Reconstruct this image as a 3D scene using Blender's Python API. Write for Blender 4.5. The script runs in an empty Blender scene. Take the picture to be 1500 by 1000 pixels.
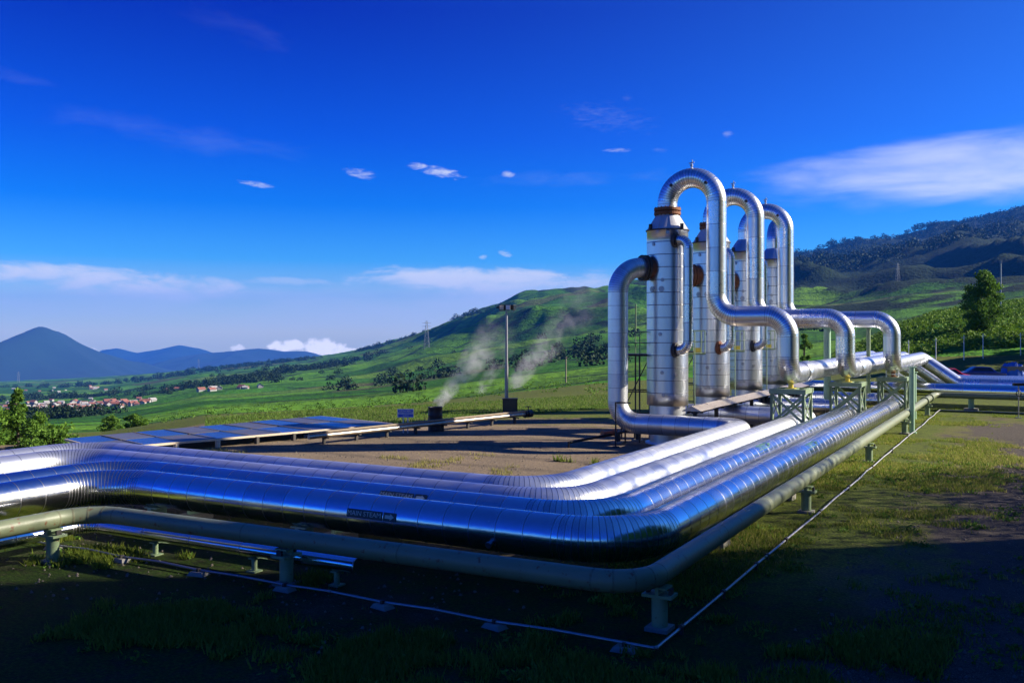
import bpy, math, random
import numpy as np
from mathutils import Vector, Matrix, noise as mn
random.seed(7); rng = np.random.default_rng(11)
R = math.radians
scene = bpy.context.scene
col = scene.collection

# ------------------------------------------------------------------ place geometry
H = 5.0; F = 1370.0; HOR = 486.0; YAW = R(29.1)
FW = Vector((-math.sin(YAW), math.cos(YAW), 0)); RT = Vector((math.cos(YAW), math.sin(YAW), 0))
def dir2(lat, fwd, z=0.0):
    p = RT*lat + FW*fwd; return Vector((p.x, p.y, z))
def at(px, py, z=0.0):
    d = F*(H-z)/(py-HOR); return dir2((px-750)/F*d, d, z)
def atd(px, d, z=0.0): return dir2((px-750)/F*d, d, z)

# ------------------------------------------------------------------ object helpers
def tag(o, label=None, cat=None, group=None, kind=None):
    if label: o['label'] = label
    if cat: o['category'] = cat
    if group: o['group'] = group
    if kind: o['kind'] = kind
    return o
def empty(name, loc=(0,0,0), rz=0.0):
    o = bpy.data.objects.new(name, None); col.objects.link(o)
    o.location = loc; o.rotation_euler = (0,0,rz); return o
def children(o): return [c for c in bpy.data.objects if c.parent == o]
def copy_tree(o, parent=None):
    c = o.copy(); col.objects.link(c)
    if parent: c.parent = parent
    for ch in children(o): copy_tree(ch, c)
    return c

class MB:
    def __init__(s): s.v=[]; s.f=[]; s.m=[]; s.sm=[]
    def add(s, verts, faces, mi=0, smooth=False):
        b=len(s.v); s.v.extend([tuple(v) for v in verts])
        for f in faces:
            s.f.append(tuple(b+i for i in f)); s.m.append(mi); s.sm.append(smooth)
        return s
    def box(s, c, size, rz=0.0, mi=0, M=None):
        x,y,z=size[0]/2,size[1]/2,size[2]/2
        vs=[Vector((sx*x,sy*y,sz*z)) for sx in(-1,1) for sy in(-1,1) for sz in(-1,1)]
        m = M if M is not None else Matrix.Rotation(rz,3,'Z')
        c=Vector(c); vs=[m@v+c for v in vs]
        return s.add(vs,[(0,1,3,2),(4,6,7,5),(0,4,5,1),(2,3,7,6),(0,2,6,4),(1,5,7,3)],mi)
    def bar(s, p, q, w, h=None, mi=0, up=Vector((0,0,1))):
        p=Vector(p); q=Vector(q); h=h or w; t=(q-p).normalized()
        if abs(t.dot(up))>.98: up=Vector((1,0,0))
        a=t.cross(up).normalized(); b=a.cross(t)
        vs=[]
        for c in (p,q):
            for sa,sb in ((-1,-1),(1,-1),(1,1),(-1,1)): vs.append(c+a*sa*w/2+b*sb*h/2)
        return s.add(vs,[(3,2,1,0),(4,5,6,7),(0,1,5,4),(1,2,6,5),(2,3,7,6),(3,0,4,7)],mi)
    def cyl(s, p, q, r, r2=None, n=16, mi=0, caps=True):
        p=Vector(p); q=Vector(q); r2=r if r2 is None else r2
        t=(q-p).normalized(); up=Vector((0,0,1)) if abs(t.z)<.95 else Vector((1,0,0))
        a=t.cross(up).normalized(); b=a.cross(t)
        vs=[]
        for c,rr in((p,r),(q,r2)):
            for i in range(n):
                an=2*math.pi*i/n; vs.append(c+(a*math.cos(an)+b*math.sin(an))*rr)
        s.add(vs,[(i,(i+1)%n,n+(i+1)%n,n+i) for i in range(n)],mi,True)
        if caps:
            s.add(vs[:n],[tuple(range(n))[::-1]],mi); s.add(vs[n:],[tuple(range(n))],mi)
        return s
    def lathe(s, prof, c=(0,0,0), n=32, mi=0, mis=None, smooth=True, axis=None):
        # prof: list of (r,z); axis maps local z
        c=Vector(c); t=Vector(axis or (0,0,1)).normalized()
        up=Vector((0,0,1)) if abs(t.z)<.95 else Vector((1,0,0))
        a=t.cross(up).normalized(); b=t.cross(a)
        vs=[]
        for r,z in prof:
            for i in range(n):
                an=2*math.pi*i/n; vs.append(c+t*z+(a*math.cos(an)+b*math.sin(an))*r)
        for k in range(len(prof)-1):
            fs=[(k*n+i,k*n+(i+1)%n,(k+1)*n+(i+1)%n,(k+1)*n+i) for i in range(n)]
            s_b=len(s.v) if k==0 else s_b
            if k==0: s.v.extend([tuple(v) for v in vs])
            for f in fs:
                s.f.append(tuple(s_b+i for i in f)); s.m.append(mis[k] if mis else mi); s.sm.append(smooth)
        return s
    def build(s, name, mats, parent=None, loc=None):
        me=bpy.data.meshes.new(name); me.from_pydata(s.v,[],s.f)
        if not isinstance(mats,(list,tuple)): mats=[mats]
        for m in mats: me.materials.append(m)
        me.polygons.foreach_set('material_index',s.m); me.polygons.foreach_set('use_smooth',s.sm)
        me.update()
        o=bpy.data.objects.new(name,me); col.objects.link(o)
        if parent: o.parent=parent
        if loc is not None: o.location=loc
        return o
def np_mesh(name, V, faces_n, idx, mat, smooth=False, attr=None):
    """V (n,3) array, idx flat loop indices, every face has faces_n corners"""
    me=bpy.data.meshes.new(name); nf=len(idx)//faces_n
    me.vertices.add(len(V)); me.vertices.foreach_set('co',np.asarray(V,np.float32).ravel())
    me.loops.add(len(idx)); me.loops.foreach_set('vertex_index',np.asarray(idx,np.int32))
    me.polygons.add(nf); me.polygons.foreach_set('loop_start',np.arange(nf,dtype=np.int32)*faces_n)
    if smooth: me.polygons.foreach_set('use_smooth',np.ones(nf,bool))
    for m in (mat if isinstance(mat,(list,tuple)) else [mat]): me.materials.append(m)
    if attr is not None:
        a=me.color_attributes.new('tint','FLOAT_COLOR','POINT')
        c=np.ones((len(V),4),np.float32); c[:,0]=attr; c[:,1]=attr; c[:,2]=attr
        a.data.foreach_set('color',c.ravel())
    me.update(calc_edges=True); me.validate()
    o=bpy.data.objects.new(name,me); col.objects.link(o); return o

# ------------------------------------------------------------------ materials
class NT:
    def __init__(s, tree): s.t=tree; tree.nodes.clear()
    def n(s, typ, **kw):
        nd=s.t.nodes.new(typ)
        for k,v in kw.items():
            if k.startswith('i_'): 
                key=k[2:]; key=int(key) if key.isdigit() else key.replace('_',' ')
                if isinstance(v,bpy.types.NodeSocket): s.t.links.new(v,nd.inputs[key])
                else: nd.inputs[key].default_value=v
            else: setattr(nd,k,v)
        return nd
    def link(s,a,b): s.t.links.new(a,b)
    def math(s,op,a,b=None,c=None,clamp=False):
        nd=s.t.nodes.new('ShaderNodeMath'); nd.operation=op; nd.use_clamp=clamp
        for i,x in enumerate((a,b,c)):
            if x is None: continue
            if isinstance(x,bpy.types.NodeSocket): s.t.links.new(x,nd.inputs[i])
            else: nd.inputs[i].default_value=x
        return nd.outputs[0]
    def vmath(s,op,a,b=None):
        nd=s.t.nodes.new('ShaderNodeVectorMath'); nd.operation=op
        for i,x in enumerate((a,b)):
            if x is None: continue
            if isinstance(x,bpy.types.NodeSocket): s.t.links.new(x,nd.inputs[i])
            else: nd.inputs[i].default_value=x
        return nd
    def ramp(s,fac,stops,interp='LINEAR'):
        nd=s.t.nodes.new('ShaderNodeValToRGB'); cr=nd.color_ramp; cr.interpolation=interp
        while len(cr.elements)<len(stops): cr.elements.new(.5)
        for e,(p,c) in zip(cr.elements,stops):
            e.position=p; e.color=c if len(c)==4 else (*c,1)
        s.t.links.new(fac,nd.inputs[0]); return nd.outputs[0]
    def mix(s,fac,a,b,blend='MIX'):
        nd=s.t.nodes.new('ShaderNodeMix'); nd.data_type='RGBA'; nd.blend_type=blend
        for k,x in ((0,fac),(6,a),(7,b)):
            if isinstance(x,bpy.types.NodeSocket): s.t.links.new(x,nd.inputs[k])
            else: nd.inputs[k].default_value=x if k==0 else ((*x,1) if len(x)==3 else x)
        return nd.outputs[2]
    def noise(s,vec,scale,detail=4,rough=.55,dist=0.0):
        nd=s.n('ShaderNodeTexNoise'); nd.inputs['Scale'].default_value=scale
        nd.inputs['Detail'].default_value=detail; nd.inputs['Roughness'].default_value=rough
        nd.inputs['Distortion'].default_value=dist
        if vec is not None: s.link(vec,nd.inputs['Vector'])
        return nd.outputs['Fac']
def newmat(name):
    m=bpy.data.materials.new(name); m.use_nodes=True; return m, NT(m.node_tree)
def out(nt,shader,disp=None):
    o=nt.n('ShaderNodeOutputMaterial'); nt.link(shader,o.inputs['Surface'])
def bump(nt,h,strength=.3,dist=.02):
    b=nt.n('ShaderNodeBump'); b.inputs['Strength'].default_value=strength; b.inputs['Distance'].default_value=dist
    nt.link(h,b.inputs['Height']); return b.outputs['Normal']

def metal(name, base, rough, dents=.12, dirt=.25, dirtcol=(.30,.27,.22), met=1.0):
    m,nt=newmat(name)
    tc=nt.n('ShaderNodeTexCoord').outputs['Object']
    at_=nt.n('ShaderNodeAttribute',attribute_name='tint').outputs['Fac']
    n1=nt.noise(tc,1.6,4); n2=nt.noise(tc,9,5,.65); n3=nt.noise(tc,2.3,2)
    c=nt.mix(nt.math('MULTIPLY',nt.ramp(n2,[(.45,(0,0,0)),(.75,(1,1,1))]),dirt),base,dirtcol)
    c=nt.mix(1.0,c,nt.ramp(at_,[(0,(.76,.77,.79)),(1,(1,1,1))]),'MULTIPLY')
    r=nt.math('ADD',nt.math('MULTIPLY_ADD',n2,.16,rough-.08),nt.math('MULTIPLY_ADD',at_,-.06,.03))
    p=nt.n('ShaderNodeBsdfPrincipled'); p.inputs['Metallic'].default_value=met
    nt.link(c,p.inputs['Base Color']); nt.link(r,p.inputs['Roughness'])
    h=nt.math('ADD',nt.math('MULTIPLY',n1,1.0),nt.math('MULTIPLY',n3,.6))
    nt.link(bump(nt,h,dents,.05),p.inputs['Normal'])
    out(nt,p.outputs[0]); return m
def paint(name, base, rough=.5, var=.25, rust=0.0, metallic=0.0, scale=3.0, bumpy=.1):
    m,nt=newmat(name)
    tc=nt.n('ShaderNodeTexCoord').outputs['Object']
    n=nt.noise(tc,scale,5,.6); n2=nt.noise(tc,scale*6,4,.6)
    k=nt.math('MULTIPLY_ADD',n,2*var,1-var)
    c=nt.mix(1.0,base,k,'MULTIPLY')
    if rust>0:
        c=nt.mix(nt.ramp(n2,[(.62-.2*rust,(0,0,0)),(.72-.1*rust,(1,1,1))]),c,(.16,.06,.025))
    p=nt.n('ShaderNodeBsdfPrincipled'); p.inputs['Roughness'].default_value=rough; p.inputs['Metallic'].default_value=metallic
    nt.link(c,p.inputs['Base Color']); nt.link(bump(nt,n2,bumpy,.01),p.inputs['Normal'])
    out(nt,p.outputs[0]); return m
M={}
M['seam_dark']=paint('dark_seam_metal',(.06,.06,.07),.5,.1,0,.5)  # dark joint colour for the vessel seam rings
M['seam']=metal('seam_metal',(.42,.42,.44),.4)
M['clad_dull']=metal('dusty_aluminium',(.82,.84,.86),.38,.07,.25,(.60,.56,.48),.86)
M['clad_shiny']=metal('aluminium_cladding',(.86,.87,.88),.21,.11,.16)
M['clad_bright']=metal('polished_cladding',(.88,.89,.90),.30,.02,.05,(.5,.48,.44),.95)
M['tower']=metal('vessel_cladding',(.87,.88,.89),.28,.06,.04,(.6,.6,.6),.92)
M['cone']=metal('dull_cone_cladding',(.78,.78,.77),.45,.05,.1,(.5,.48,.44),.55)
M['bare']=metal('bare_metal',(.55,.55,.56),.42)
M['green']=paint('green_paint',(.18,.21,.12),.48,.22,.12,0,1.1)
M['weld']=paint('green_weld',(.15,.16,.09),.6,.3,.4,0,5)
M['trestle']=paint('green_steel_paint',(.21,.29,.16),.5,.15,.05)
M['palegreen']=paint('pale_green_paint',(.30,.47,.32),.45,.1)
M['rust']=paint('rusty_steel',(.20,.075,.03),.75,.4,.3,.2,8,.4)
M['dark']=paint('dark_steel',(.035,.033,.03),.6,.3,.15)
M['black']=paint('black_paint',(.012,.012,.013),.5,.3)
M['concrete']=paint('concrete',(.24,.23,.20),.9,.2,0,0,6,.5)
M['yellow']=paint('yellow_paint',(.62,.50,.07),.5,.1)
M['orange']=paint('orange_paint',(.55,.13,.04),.5,.15)
M['white']=paint('white_paint',(.78,.78,.76),.5,.05)
M['cream']=paint('weathered_cream_paint',(.62,.52,.38),.6,.2,.1)
M['galv']=metal('galvanised_steel',(.40,.40,.41),.5)
M['signblue']=paint('sign_blue',(.02,.10,.55),.35,.05)
M['wood']=paint('weathered_wood',(.28,.22,.15),.8,.3,0,0,5,.3)
M['bluecar']=paint('blue_car_paint',(.02,.05,.25),.25,.05)
M['redcar']=paint('red_car_paint',(.50,.02,.02),.25,.05)
M['glass']=paint('dark_glass',(.02,.025,.03),.06,.05)
M['rubber']=paint('rubber',(.02,.02,.02),.8,.1)
M['roofred']=paint('clay_roof_tiles',(.26,.10,.07),.8,.25,0,0,.3)
M['housewhite']=paint('house_plaster',(.33,.32,.30),.8,.08,0,0,.3)
M['bluetarp']=paint('blue_tarpaulin',(.03,.14,.50),.5,.2)
M['sheet']=metal('rusty_tin_cover',(.62,.54,.45),.45,.2,.6,(.40,.24,.14))

def foliage(name, c0, c1, scale=.6, trans=.15):
    m,nt=newmat(name)
    g=nt.n('ShaderNodeNewGeometry'); tc=nt.n('ShaderNodeTexCoord').outputs['Object']
    n=nt.noise(tc,scale,3)
    rnd=g.outputs['Random Per Island']
    f=nt.math('ADD',nt.math('MULTIPLY',n,.6),nt.math('MULTIPLY',rnd,.4))
    c=nt.ramp(f,[(.25,c0),(.75,c1)])
    p=nt.n('ShaderNodeBsdfPrincipled'); p.inputs['Roughness'].default_value=.7; p.inputs['Specular IOR Level'].default_value=.12
    nt.link(c,p.inputs['Base Color'])
    t=nt.n('ShaderNodeBsdfTranslucent'); nt.link(c,t.inputs['Color'])
    ms=nt.n('ShaderNodeMixShader'); ms.inputs[0].default_value=trans
    nt.link(p.outputs[0],ms.inputs[1]); nt.link(t.outputs[0],ms.inputs[2])
    out(nt,ms.outputs[0]); return m
M['leaf']=foliage('tree_leaves',(.06,.14,.015),(.15,.27,.035),.5,.3)
M['leaf_light']=foliage('shrub_leaves',(.055,.13,.015),(.15,.27,.04),.8,.3)
M['leaf_dark']=foliage('forest_leaves',(.008,.022,.007),(.026,.052,.013),.02,.05)
M['tea']=foliage('tea_leaves',(.05,.12,.010),(.18,.29,.03),.15,.2)
M['grass']=foliage('grass_blades',(.08,.15,.015),(.24,.28,.045),.22,.5)
M['grass_dry']=foliage('dry_grass_blades',(.20,.20,.05),(.40,.36,.12),.3,.5)
M['meadow']=foliage('meadow_blades',(.07,.15,.018),(.17,.27,.045),.15,.3)
M['stone']=paint('gravel_stone',(.13,.11,.085),.9,.4,0,0,2)
M['bark']=paint('bark',(.09,.065,.045),.9,.3,0,0,6,.4)

# ground: gravel yard with grass patches (world coordinates)
def ground_mat():
    m,nt=newmat('yard_ground')
    pos=nt.n('ShaderNodeNewGeometry').outputs['Position']
    sx=nt.n('ShaderNodeSeparateXYZ',i_0=pos); X,Y=sx.outputs[0],sx.outputs[1]
    nb=nt.noise(pos,.16,5,.6); nm=nt.noise(pos,.9,5,.6); nf=nt.noise(pos,7,6,.7); nff=nt.noise(pos,34,3,.6)
    grav=nt.mix(nt.ramp(nf,[(.3,(0,0,0)),(.7,(1,1,1))]),(.13,.095,.060),(.29,.22,.14))
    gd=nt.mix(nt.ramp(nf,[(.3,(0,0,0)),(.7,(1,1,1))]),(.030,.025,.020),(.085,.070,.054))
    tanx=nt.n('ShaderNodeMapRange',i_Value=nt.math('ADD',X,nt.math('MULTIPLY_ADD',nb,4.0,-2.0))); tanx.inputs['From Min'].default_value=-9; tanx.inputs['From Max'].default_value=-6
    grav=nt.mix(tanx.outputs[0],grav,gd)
    rut=nt.n('ShaderNodeTexWave',i_Vector=nt.vmath('MULTIPLY',pos,(.10,1,1)).outputs[0]); rut.bands_direction='Y'; rut.inputs['Scale'].default_value=.11; rut.inputs['Distortion'].default_value=3.5; rut.inputs['Detail'].default_value=3
    grav=nt.mix(nt.math('MULTIPLY',nt.ramp(rut.outputs['Fac'],[(.72,(0,0,0)),(.95,(1,1,1))]),nt.ramp(nm,[(.3,(0,0,0)),(.6,(.65,.65,.65))])),grav,(.062,.048,.036))
    grav=nt.mix(nt.ramp(nb,[(.38,(.45,.45,.45)),(.6,(0,0,0))]),grav,(.085,.070,.052))
    yn=nt.n('ShaderNodeMapRange',i_Value=Y); yn.inputs['From Min'].default_value=17; yn.inputs['From Max'].default_value=20  # nearer gravel and grass get darker colours, shade put into the albedo
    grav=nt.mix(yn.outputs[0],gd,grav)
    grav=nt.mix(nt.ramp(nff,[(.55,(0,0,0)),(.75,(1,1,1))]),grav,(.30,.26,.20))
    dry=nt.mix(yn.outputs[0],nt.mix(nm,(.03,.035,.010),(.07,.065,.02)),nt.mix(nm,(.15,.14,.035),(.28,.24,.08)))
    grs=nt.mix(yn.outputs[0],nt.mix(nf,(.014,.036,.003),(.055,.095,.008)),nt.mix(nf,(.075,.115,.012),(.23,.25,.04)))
    # grass strip along the conduit x in (-8,-1.5), and broken elsewhere
    strip=nt.math('SUBTRACT',1.0,nt.math('ABSOLUTE',nt.math('DIVIDE',nt.math('ADD',X,5.5),4.2)))
    far=nt.n('ShaderNodeMapRange',i_Value=Y); far.inputs['From Min'].default_value=56; far.inputs['From Max'].default_value=68
    veg=nt.math('MAXIMUM',strip,nt.math('MULTIPLY_ADD',far.outputs[0],1.1,-.45))
    # left meadow beyond the yard
    s2=nt.math('ADD',nt.math('MULTIPLY',X,.30),Y)     # rises away from the yard
    mdw=nt.n('ShaderNodeMapRange',i_Value=nt.math('ADD',nt.math('MULTIPLY',X,-math.sin(YAW)),nt.math('MULTIPLY',Y,math.cos(YAW))))
    mdw.inputs['From Min'].default_value=45; mdw.inputs['From Max'].default_value=58; mdw.inputs['To Min'].default_value=-.6; mdw.inputs['To Max'].default_value=.9
    veg=nt.math('MAXIMUM',veg,mdw.outputs[0])
    nearX=nt.math('MULTIPLY_ADD',nt.math('SUBTRACT',21.0,Y),.12,-.05)   # under and in front of the pipes
    nearX=nt.math('MINIMUM',nearX,.50)
    nearX=nt.math('SUBTRACT',nearX,nt.math('MAXIMUM',nt.math('MULTIPLY_ADD',X,.25,.8),0.0))
    veg=nt.math('MAXIMUM',veg,nearX)
    vegn=nt.math('ADD',nt.math('MULTIPLY_ADD',nb,1.7,-.80),nt.math('ADD',nt.math('MULTIPLY_ADD',nm,1.2,-.6),nt.math('MULTIPLY',veg,.9)))
    soil=nt.ramp(nt.noise(pos,2.6,6,.7),[(.50,(0,0,0)),(.62,(1,1,1))])
    grs=nt.mix(nt.math('MULTIPLY',soil,.75),grs,nt.mix(1.0,grav,(.62,.60,.50),'MULTIPLY'))
    tuft=nt.ramp(nt.noise(pos,16,4,.7),[(.45,(.35,.42,.35)),(.65,(1.25,1.25,1.1))])
    grs=nt.mix(1.0,grs,tuft,'MULTIPLY'); dry=nt.mix(1.0,dry,tuft,'MULTIPLY')
    kd=nt.ramp(vegn,[(.12,(0,0,0)),(.30,(1,1,1))]); kg=nt.ramp(nt.math('ADD',vegn,nt.math('MULTIPLY_ADD',nf,.5,-.25)),[(.32,(0,0,0)),(.52,(1,1,1))])
    c=nt.mix(nt.math('MULTIPLY',kd,.75),grav,dry); c=nt.mix(kg,c,grs)
    p=nt.n('ShaderNodeBsdfPrincipled'); p.inputs['Roughness'].default_value=.95; p.inputs['Specular IOR Level'].default_value=.15
    nt.link(c,p.inputs['Base Color'])
    h=nt.math('ADD',nf,nt.math('MULTIPLY',nff,.5))
    nt.link(bump(nt,h,.7,.06),p.inputs['Normal'])
    out(nt,p.outputs[0]); return m
def hill_mat():
    m,nt=newmat('tea_hills')
    pos=nt.n('ShaderNodeNewGeometry').outputs['Position']
    sx=nt.n('ShaderNodeSeparateXYZ',i_0=pos)
    flat=nt.vmath('MULTIPLY',pos,(1,1,0)).outputs[0]
    d=nt.vmath('LENGTH',flat).outputs['Value']
    wv=nt.n('ShaderNodeTexNoise',i_Vector=flat); wv.inputs['Scale'].default_value=.006; wv.inputs['Detail'].default_value=3
    warp=nt.vmath('SCALE',wv.outputs['Color']); warp.inputs['Scale'].default_value=120
    fw=nt.vmath('ADD',flat,warp.outputs[0]).outputs[0]
    vo=nt.n('ShaderNodeTexVoronoi',i_Vector=fw); vo.inputs['Scale'].default_value=.0075
    ve=nt.n('ShaderNodeTexVoronoi',i_Vector=fw,feature='DISTANCE_TO_EDGE'); ve.inputs['Scale'].default_value=.0075
    cell=nt.n('ShaderNodeSeparateColor',i_0=vo.outputs['Color'])
    n1=nt.noise(flat,.0035,5,.6); n2=nt.noise(flat,.03,5,.65); n3=nt.noise(flat,.25,4,.6)
    g=nt.ramp(cell.outputs[0],[(0,(.034,.125,.008)),(.35,(.06,.20,.010)),(.7,(.105,.275,.014)),(1,(.16,.30,.022))])
    g=nt.mix(nt.ramp(n2,[(.35,(0,0,0)),(.7,(1,1,1))]),nt.mix(1.0,g,(.62,.66,.6),'MULTIPLY'),g)
    g=nt.mix(nt.math('MULTIPLY',nt.ramp(n3,[(.5,(0,0,0)),(.8,(1,1,1))]),.35),g,(.02,.05,.012))
    ter=nt.math('SINE',nt.math('ADD',nt.math('MULTIPLY',sx.outputs[2],.75),nt.math('MULTIPLY',n2,9.0)))
    g=nt.mix(nt.math('MULTIPLY',nt.ramp(ter,[(.55,(0,0,0)),(.95,(1,1,1))]),.55),g,(.022,.06,.010))
    spots=nt.noise(flat,.09,3,.7); g=nt.mix(nt.ramp(spots,[(.60,(0,0,0)),(.68,(.75,.75,.75))]),g,(.014,.036,.010))
    # hedges between fields and wooded parts
    hedge=nt.ramp(ve.outputs['Distance'],[(.0,(1,1,1)),(.018,(1,1,1)),(.05,(0,0,0))])
    g=nt.mix(nt.math('MULTIPLY',hedge,nt.ramp(n2,[(.42,(0,0,0)),(.55,(1,1,1))])),g,(.013,.03,.012))
    brown=nt.ramp(cell.outputs[2],[(.86,(0,0,0)),(.9,(1,1,1))])
    g=nt.mix(nt.math('MULTIPLY',brown,.6),g,(.09,.065,.035))
    # forest where it is high or by noise
    a=nt.n('ShaderNodeMapRange',i_Value=sx.outputs[2]); a.inputs['From Min'].default_value=40; a.inputs['From Max'].default_value=150
    a.inputs['To Min'].default_value=-.16; a.inputs['To Max'].default_value=.38
    fo=nt.math('ADD',nt.math('ADD',n1,a.outputs[0]),nt.math('MULTIPLY_ADD',n2,.35,-.17))
    lt=nt.math('DIVIDE',nt.vmath('DOT_PRODUCT',pos,tuple(RT)).outputs['Value'],d); lf=nt.n('ShaderNodeMapRange',i_Value=lt); lf.inputs['From Min'].default_value=.16; lf.inputs['From Max'].default_value=.34; lf.inputs['To Max'].default_value=.23; dg=nt.n('ShaderNodeMapRange',i_Value=d); dg.inputs['From Min'].default_value=350; dg.inputs['From Max'].default_value=700
    fo=nt.math('ADD',fo,nt.math('MULTIPLY',lf.outputs[0],dg.outputs[0]))
    fk=nt.ramp(fo,[(.52,(0,0,0)),(.57,(1,1,1))])
    fc=nt.mix(n3,(.006,.016,.008),(.020,.040,.013))
    g=nt.mix(fk,g,fc)
    p=nt.n('ShaderNodeBsdfPrincipled'); p.inputs['Roughness'].default_value=.95; p.inputs['Specular IOR Level'].default_value=.1
    nt.link(g,p.inputs['Base Color'])
    nt.link(bump(nt,nt.math('ADD',nt.math('MULTIPLY',n2,2.0),n3),.8,3.0),p.inputs['Normal'])
    out(nt,p.outputs[0]); return m
def mount_mat():
    m,nt=newmat('mountain_forest')
    pos=nt.n('ShaderNodeNewGeometry').outputs['Position']
    n=nt.noise(pos,.004,6,.65)
    c=nt.mix(n,(.003,.013,.010),(.012,.036,.018))
    p=nt.n('ShaderNodeBsdfPrincipled'); p.inputs['Roughness'].default_value=1
    nt.link(c,p.inputs['Base Color']); out(nt,p.outputs[0]); return m
M['ground']=ground_mat(); M['hills']=hill_mat(); M['mount']=mount_mat()

# ------------------------------------------------------------------ terrain
D=[60,90,130,200,320,520,850,1300,1800,2400,3200,4500,6500]
TAB={ # image azimuth column : apparent height of the land at the distances D
 -500:[641,642,638,632,624,614,602,590,580,571,564,561,560],
 0:[640,640,636,630,622,612,600,588,578,569,563,560,560],
 150:[634,634,630,624,616,606,596,584,574,565,557,553,554],
 300:[612,611,606,600,592,582,572,562,553,546,541,544,552],
 450:[604,602,600,593,584,572,559,547,537,530,526,533,545],
 540:[602,597,594,587,578,566,551,535,521,511,514,524,540],
 600:[601,593,590,582,572,558,541,522,505,496,502,515,530],
 640:[600,590,586,578,567,552,533,511,491,487,496,510,525],
 700:[600,584,580,571,559,543,523,497,469,470,484,500,515],
 760:[600,577,572,563,551,535,512,478,447,456,466,484,500],
 800:[600,573,568,558,547,530,505,468,441,450,460,480,496],
 850:[600,568,562,553,541,523,497,462,439,445,455,475,492],
 900:[600,565,557,548,536,517,490,455,434,438,448,470,488],
 1000:[600,562,548,538,525,506,478,447,420,405,402,440,470],
 1160:[600,562,536,526,511,490,462,440,421,408,392,420,450],
 1210:[600,562,534,520,505,488,460,438,419,400,381,410,445],
 1260:[600,557,519,506,500,485,455,435,414,392,365,395,440],
 1320:[600,553,488,477,486,470,445,428,404,384,362,390,435],
 1370:[600,549,474,460,474,462,440,422,396,374,349,380,430],
 1420:[600,545,469,451,468,456,434,412,385,366,342,375,425],
 1500:[600,538,464,443,455,440,420,395,365,347,319,360,420],
 1800:[600,525,455,430,440,420,400,370,340,310,280,330,400],
 2200:[600,525,455,430,440,420,400,370,340,310,280,330,400]}
tx=np.array(sorted(TAB)); tz=np.array([[H-(y-HOR)*d/F for y,d in zip(TAB[x],D)] for x in tx])
PADX=[-500,0,150,300,450,600,760,1000,1300,1500,2200]; PADD=[40,40,41,46,52,58,66,78,80,78,76]
lD=np.log(np.array(D,float))
def sstep(t): t=np.clip(t,0,1); return t*t*(3-2*t)
def land(lat,fwd):
    """height of the land for arrays of lateral / forward metres from the viewpoint"""
    lat=np.asarray(lat,float); fwd=np.asarray(fwd,float)
    th=np.arctan2(lat,fwd); r=np.hypot(lat,fwd)
    thc=np.clip(th,-.74,.80); d=r*np.cos(thc); px=750+F*np.tan(thc)
    ld=np.log(np.maximum(d,1.0))
    # interpolate along distance for each column, then across columns
    k=np.clip(np.searchsorted(lD,ld)-1,0,len(D)-2); t=np.clip((ld-lD[k])/(lD[k+1]-lD[k]),0,1)
    j=np.clip(np.searchsorted(tx,px)-1,0,len(tx)-2); s=np.clip((px-tx[j])/(tx[j+1]-tx[j]),0,1)
    # in height/distance (slope) space so that apparent heights interpolate evenly
    def q(jj): return (1-t)*tz[jj,k]/np.array(D)[k]+t*tz[jj,k+1]/np.array(D)[k+1]
    z=((1-s)*q(j)+s*q(j+1))*np.clip(d,D[0],None)
    z=np.where(d<60,tz[j,0]*(1-s)+tz[j+1,0]*s,z)
    dp=np.interp(px,PADX,PADD)
    z=z*sstep((d-dp)/14.0)
    gen=np.where(r>150,-3-.01*(r-150),0.0)
    w=sstep((np.abs(th-.03)-.86)/.35)
    return z*(1-w)+gen*w
def relief(lat,fwd):
    r=np.hypot(lat,fwd); outv=np.zeros_like(r)
    for i in range(len(r)):
        if r[i]<140: continue
        x,y=lat[i],fwd[i]
        amp=min((r[i]-140)/900,1.0)
        a=mn.fractal(Vector((x*.0016,y*.0016,3.1)),.9,2.1,5)
        b=1-abs(mn.noise(Vector((x*.0042+7,y*.0026,9.0))))*2
        c=mn.fractal(Vector((x*.011,y*.011,1.1)),.9,2.1,3)
        e=mn.noise(Vector((x*.05,y*.05,4.0)))
        # deeper relief on high ground, gentle on the plain
        k=min(max((r[i]-500)/700,0),1)*min(max((x+.18*y)/(.2*y+1),0.12),1); outv[i]=amp*(a*(2.5+15*k)+b*(2+26*k+(14 if x>.2*y and r[i]>1300 else 0)*k)+c*(1.5+8*k+(3 if x>.2*y and r[i]>1300 else 0)*k)+e*.9)
    return outv
def landz(px,d):
    a=(px-750)/F*d; z=land([a],[d])[0]
    return float(z+relief(np.array([a]),np.array([d]))[0])
th_in=np.linspace(R(-36),R(36),470); th_l=np.linspace(-math.pi,R(-36),60)[:-1]; th_r=np.linspace(R(36),math.pi,60)[1:]
TH=np.concatenate([th_l,th_in,th_r])
def polar(name,rs,mat):
    nr,na=len(rs),len(TH)
    rr,tt=np.meshgrid(rs,TH,indexing='ij'); lat=(rr*np.sin(tt)).ravel(); fwd=(rr*np.cos(tt)).ravel()
    z=land(lat,fwd)+relief(lat,fwd)
    P=np.stack([RT.x*lat+FW.x*fwd, RT.y*lat+FW.y*fwd, z],1)
    i,j=np.meshgrid(np.arange(nr-1),np.arange(na-1),indexing='ij')
    a=i*na+j; idx=np.stack([a,a+1,a+na+1,a+na],-1).ravel()
    return np_mesh(name,P,4,idx,mat,True)
rs1=np.concatenate([[.3],np.geomspace(1.5,40,24),np.linspace(42,112,42)])
rs2=np.concatenate([np.linspace(112,260,40),np.geomspace(266,7000,190)])
tag(polar('ground',rs1,M['ground']),'gravel yard with patchy grass around the steam pipes',kind='structure')
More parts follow.
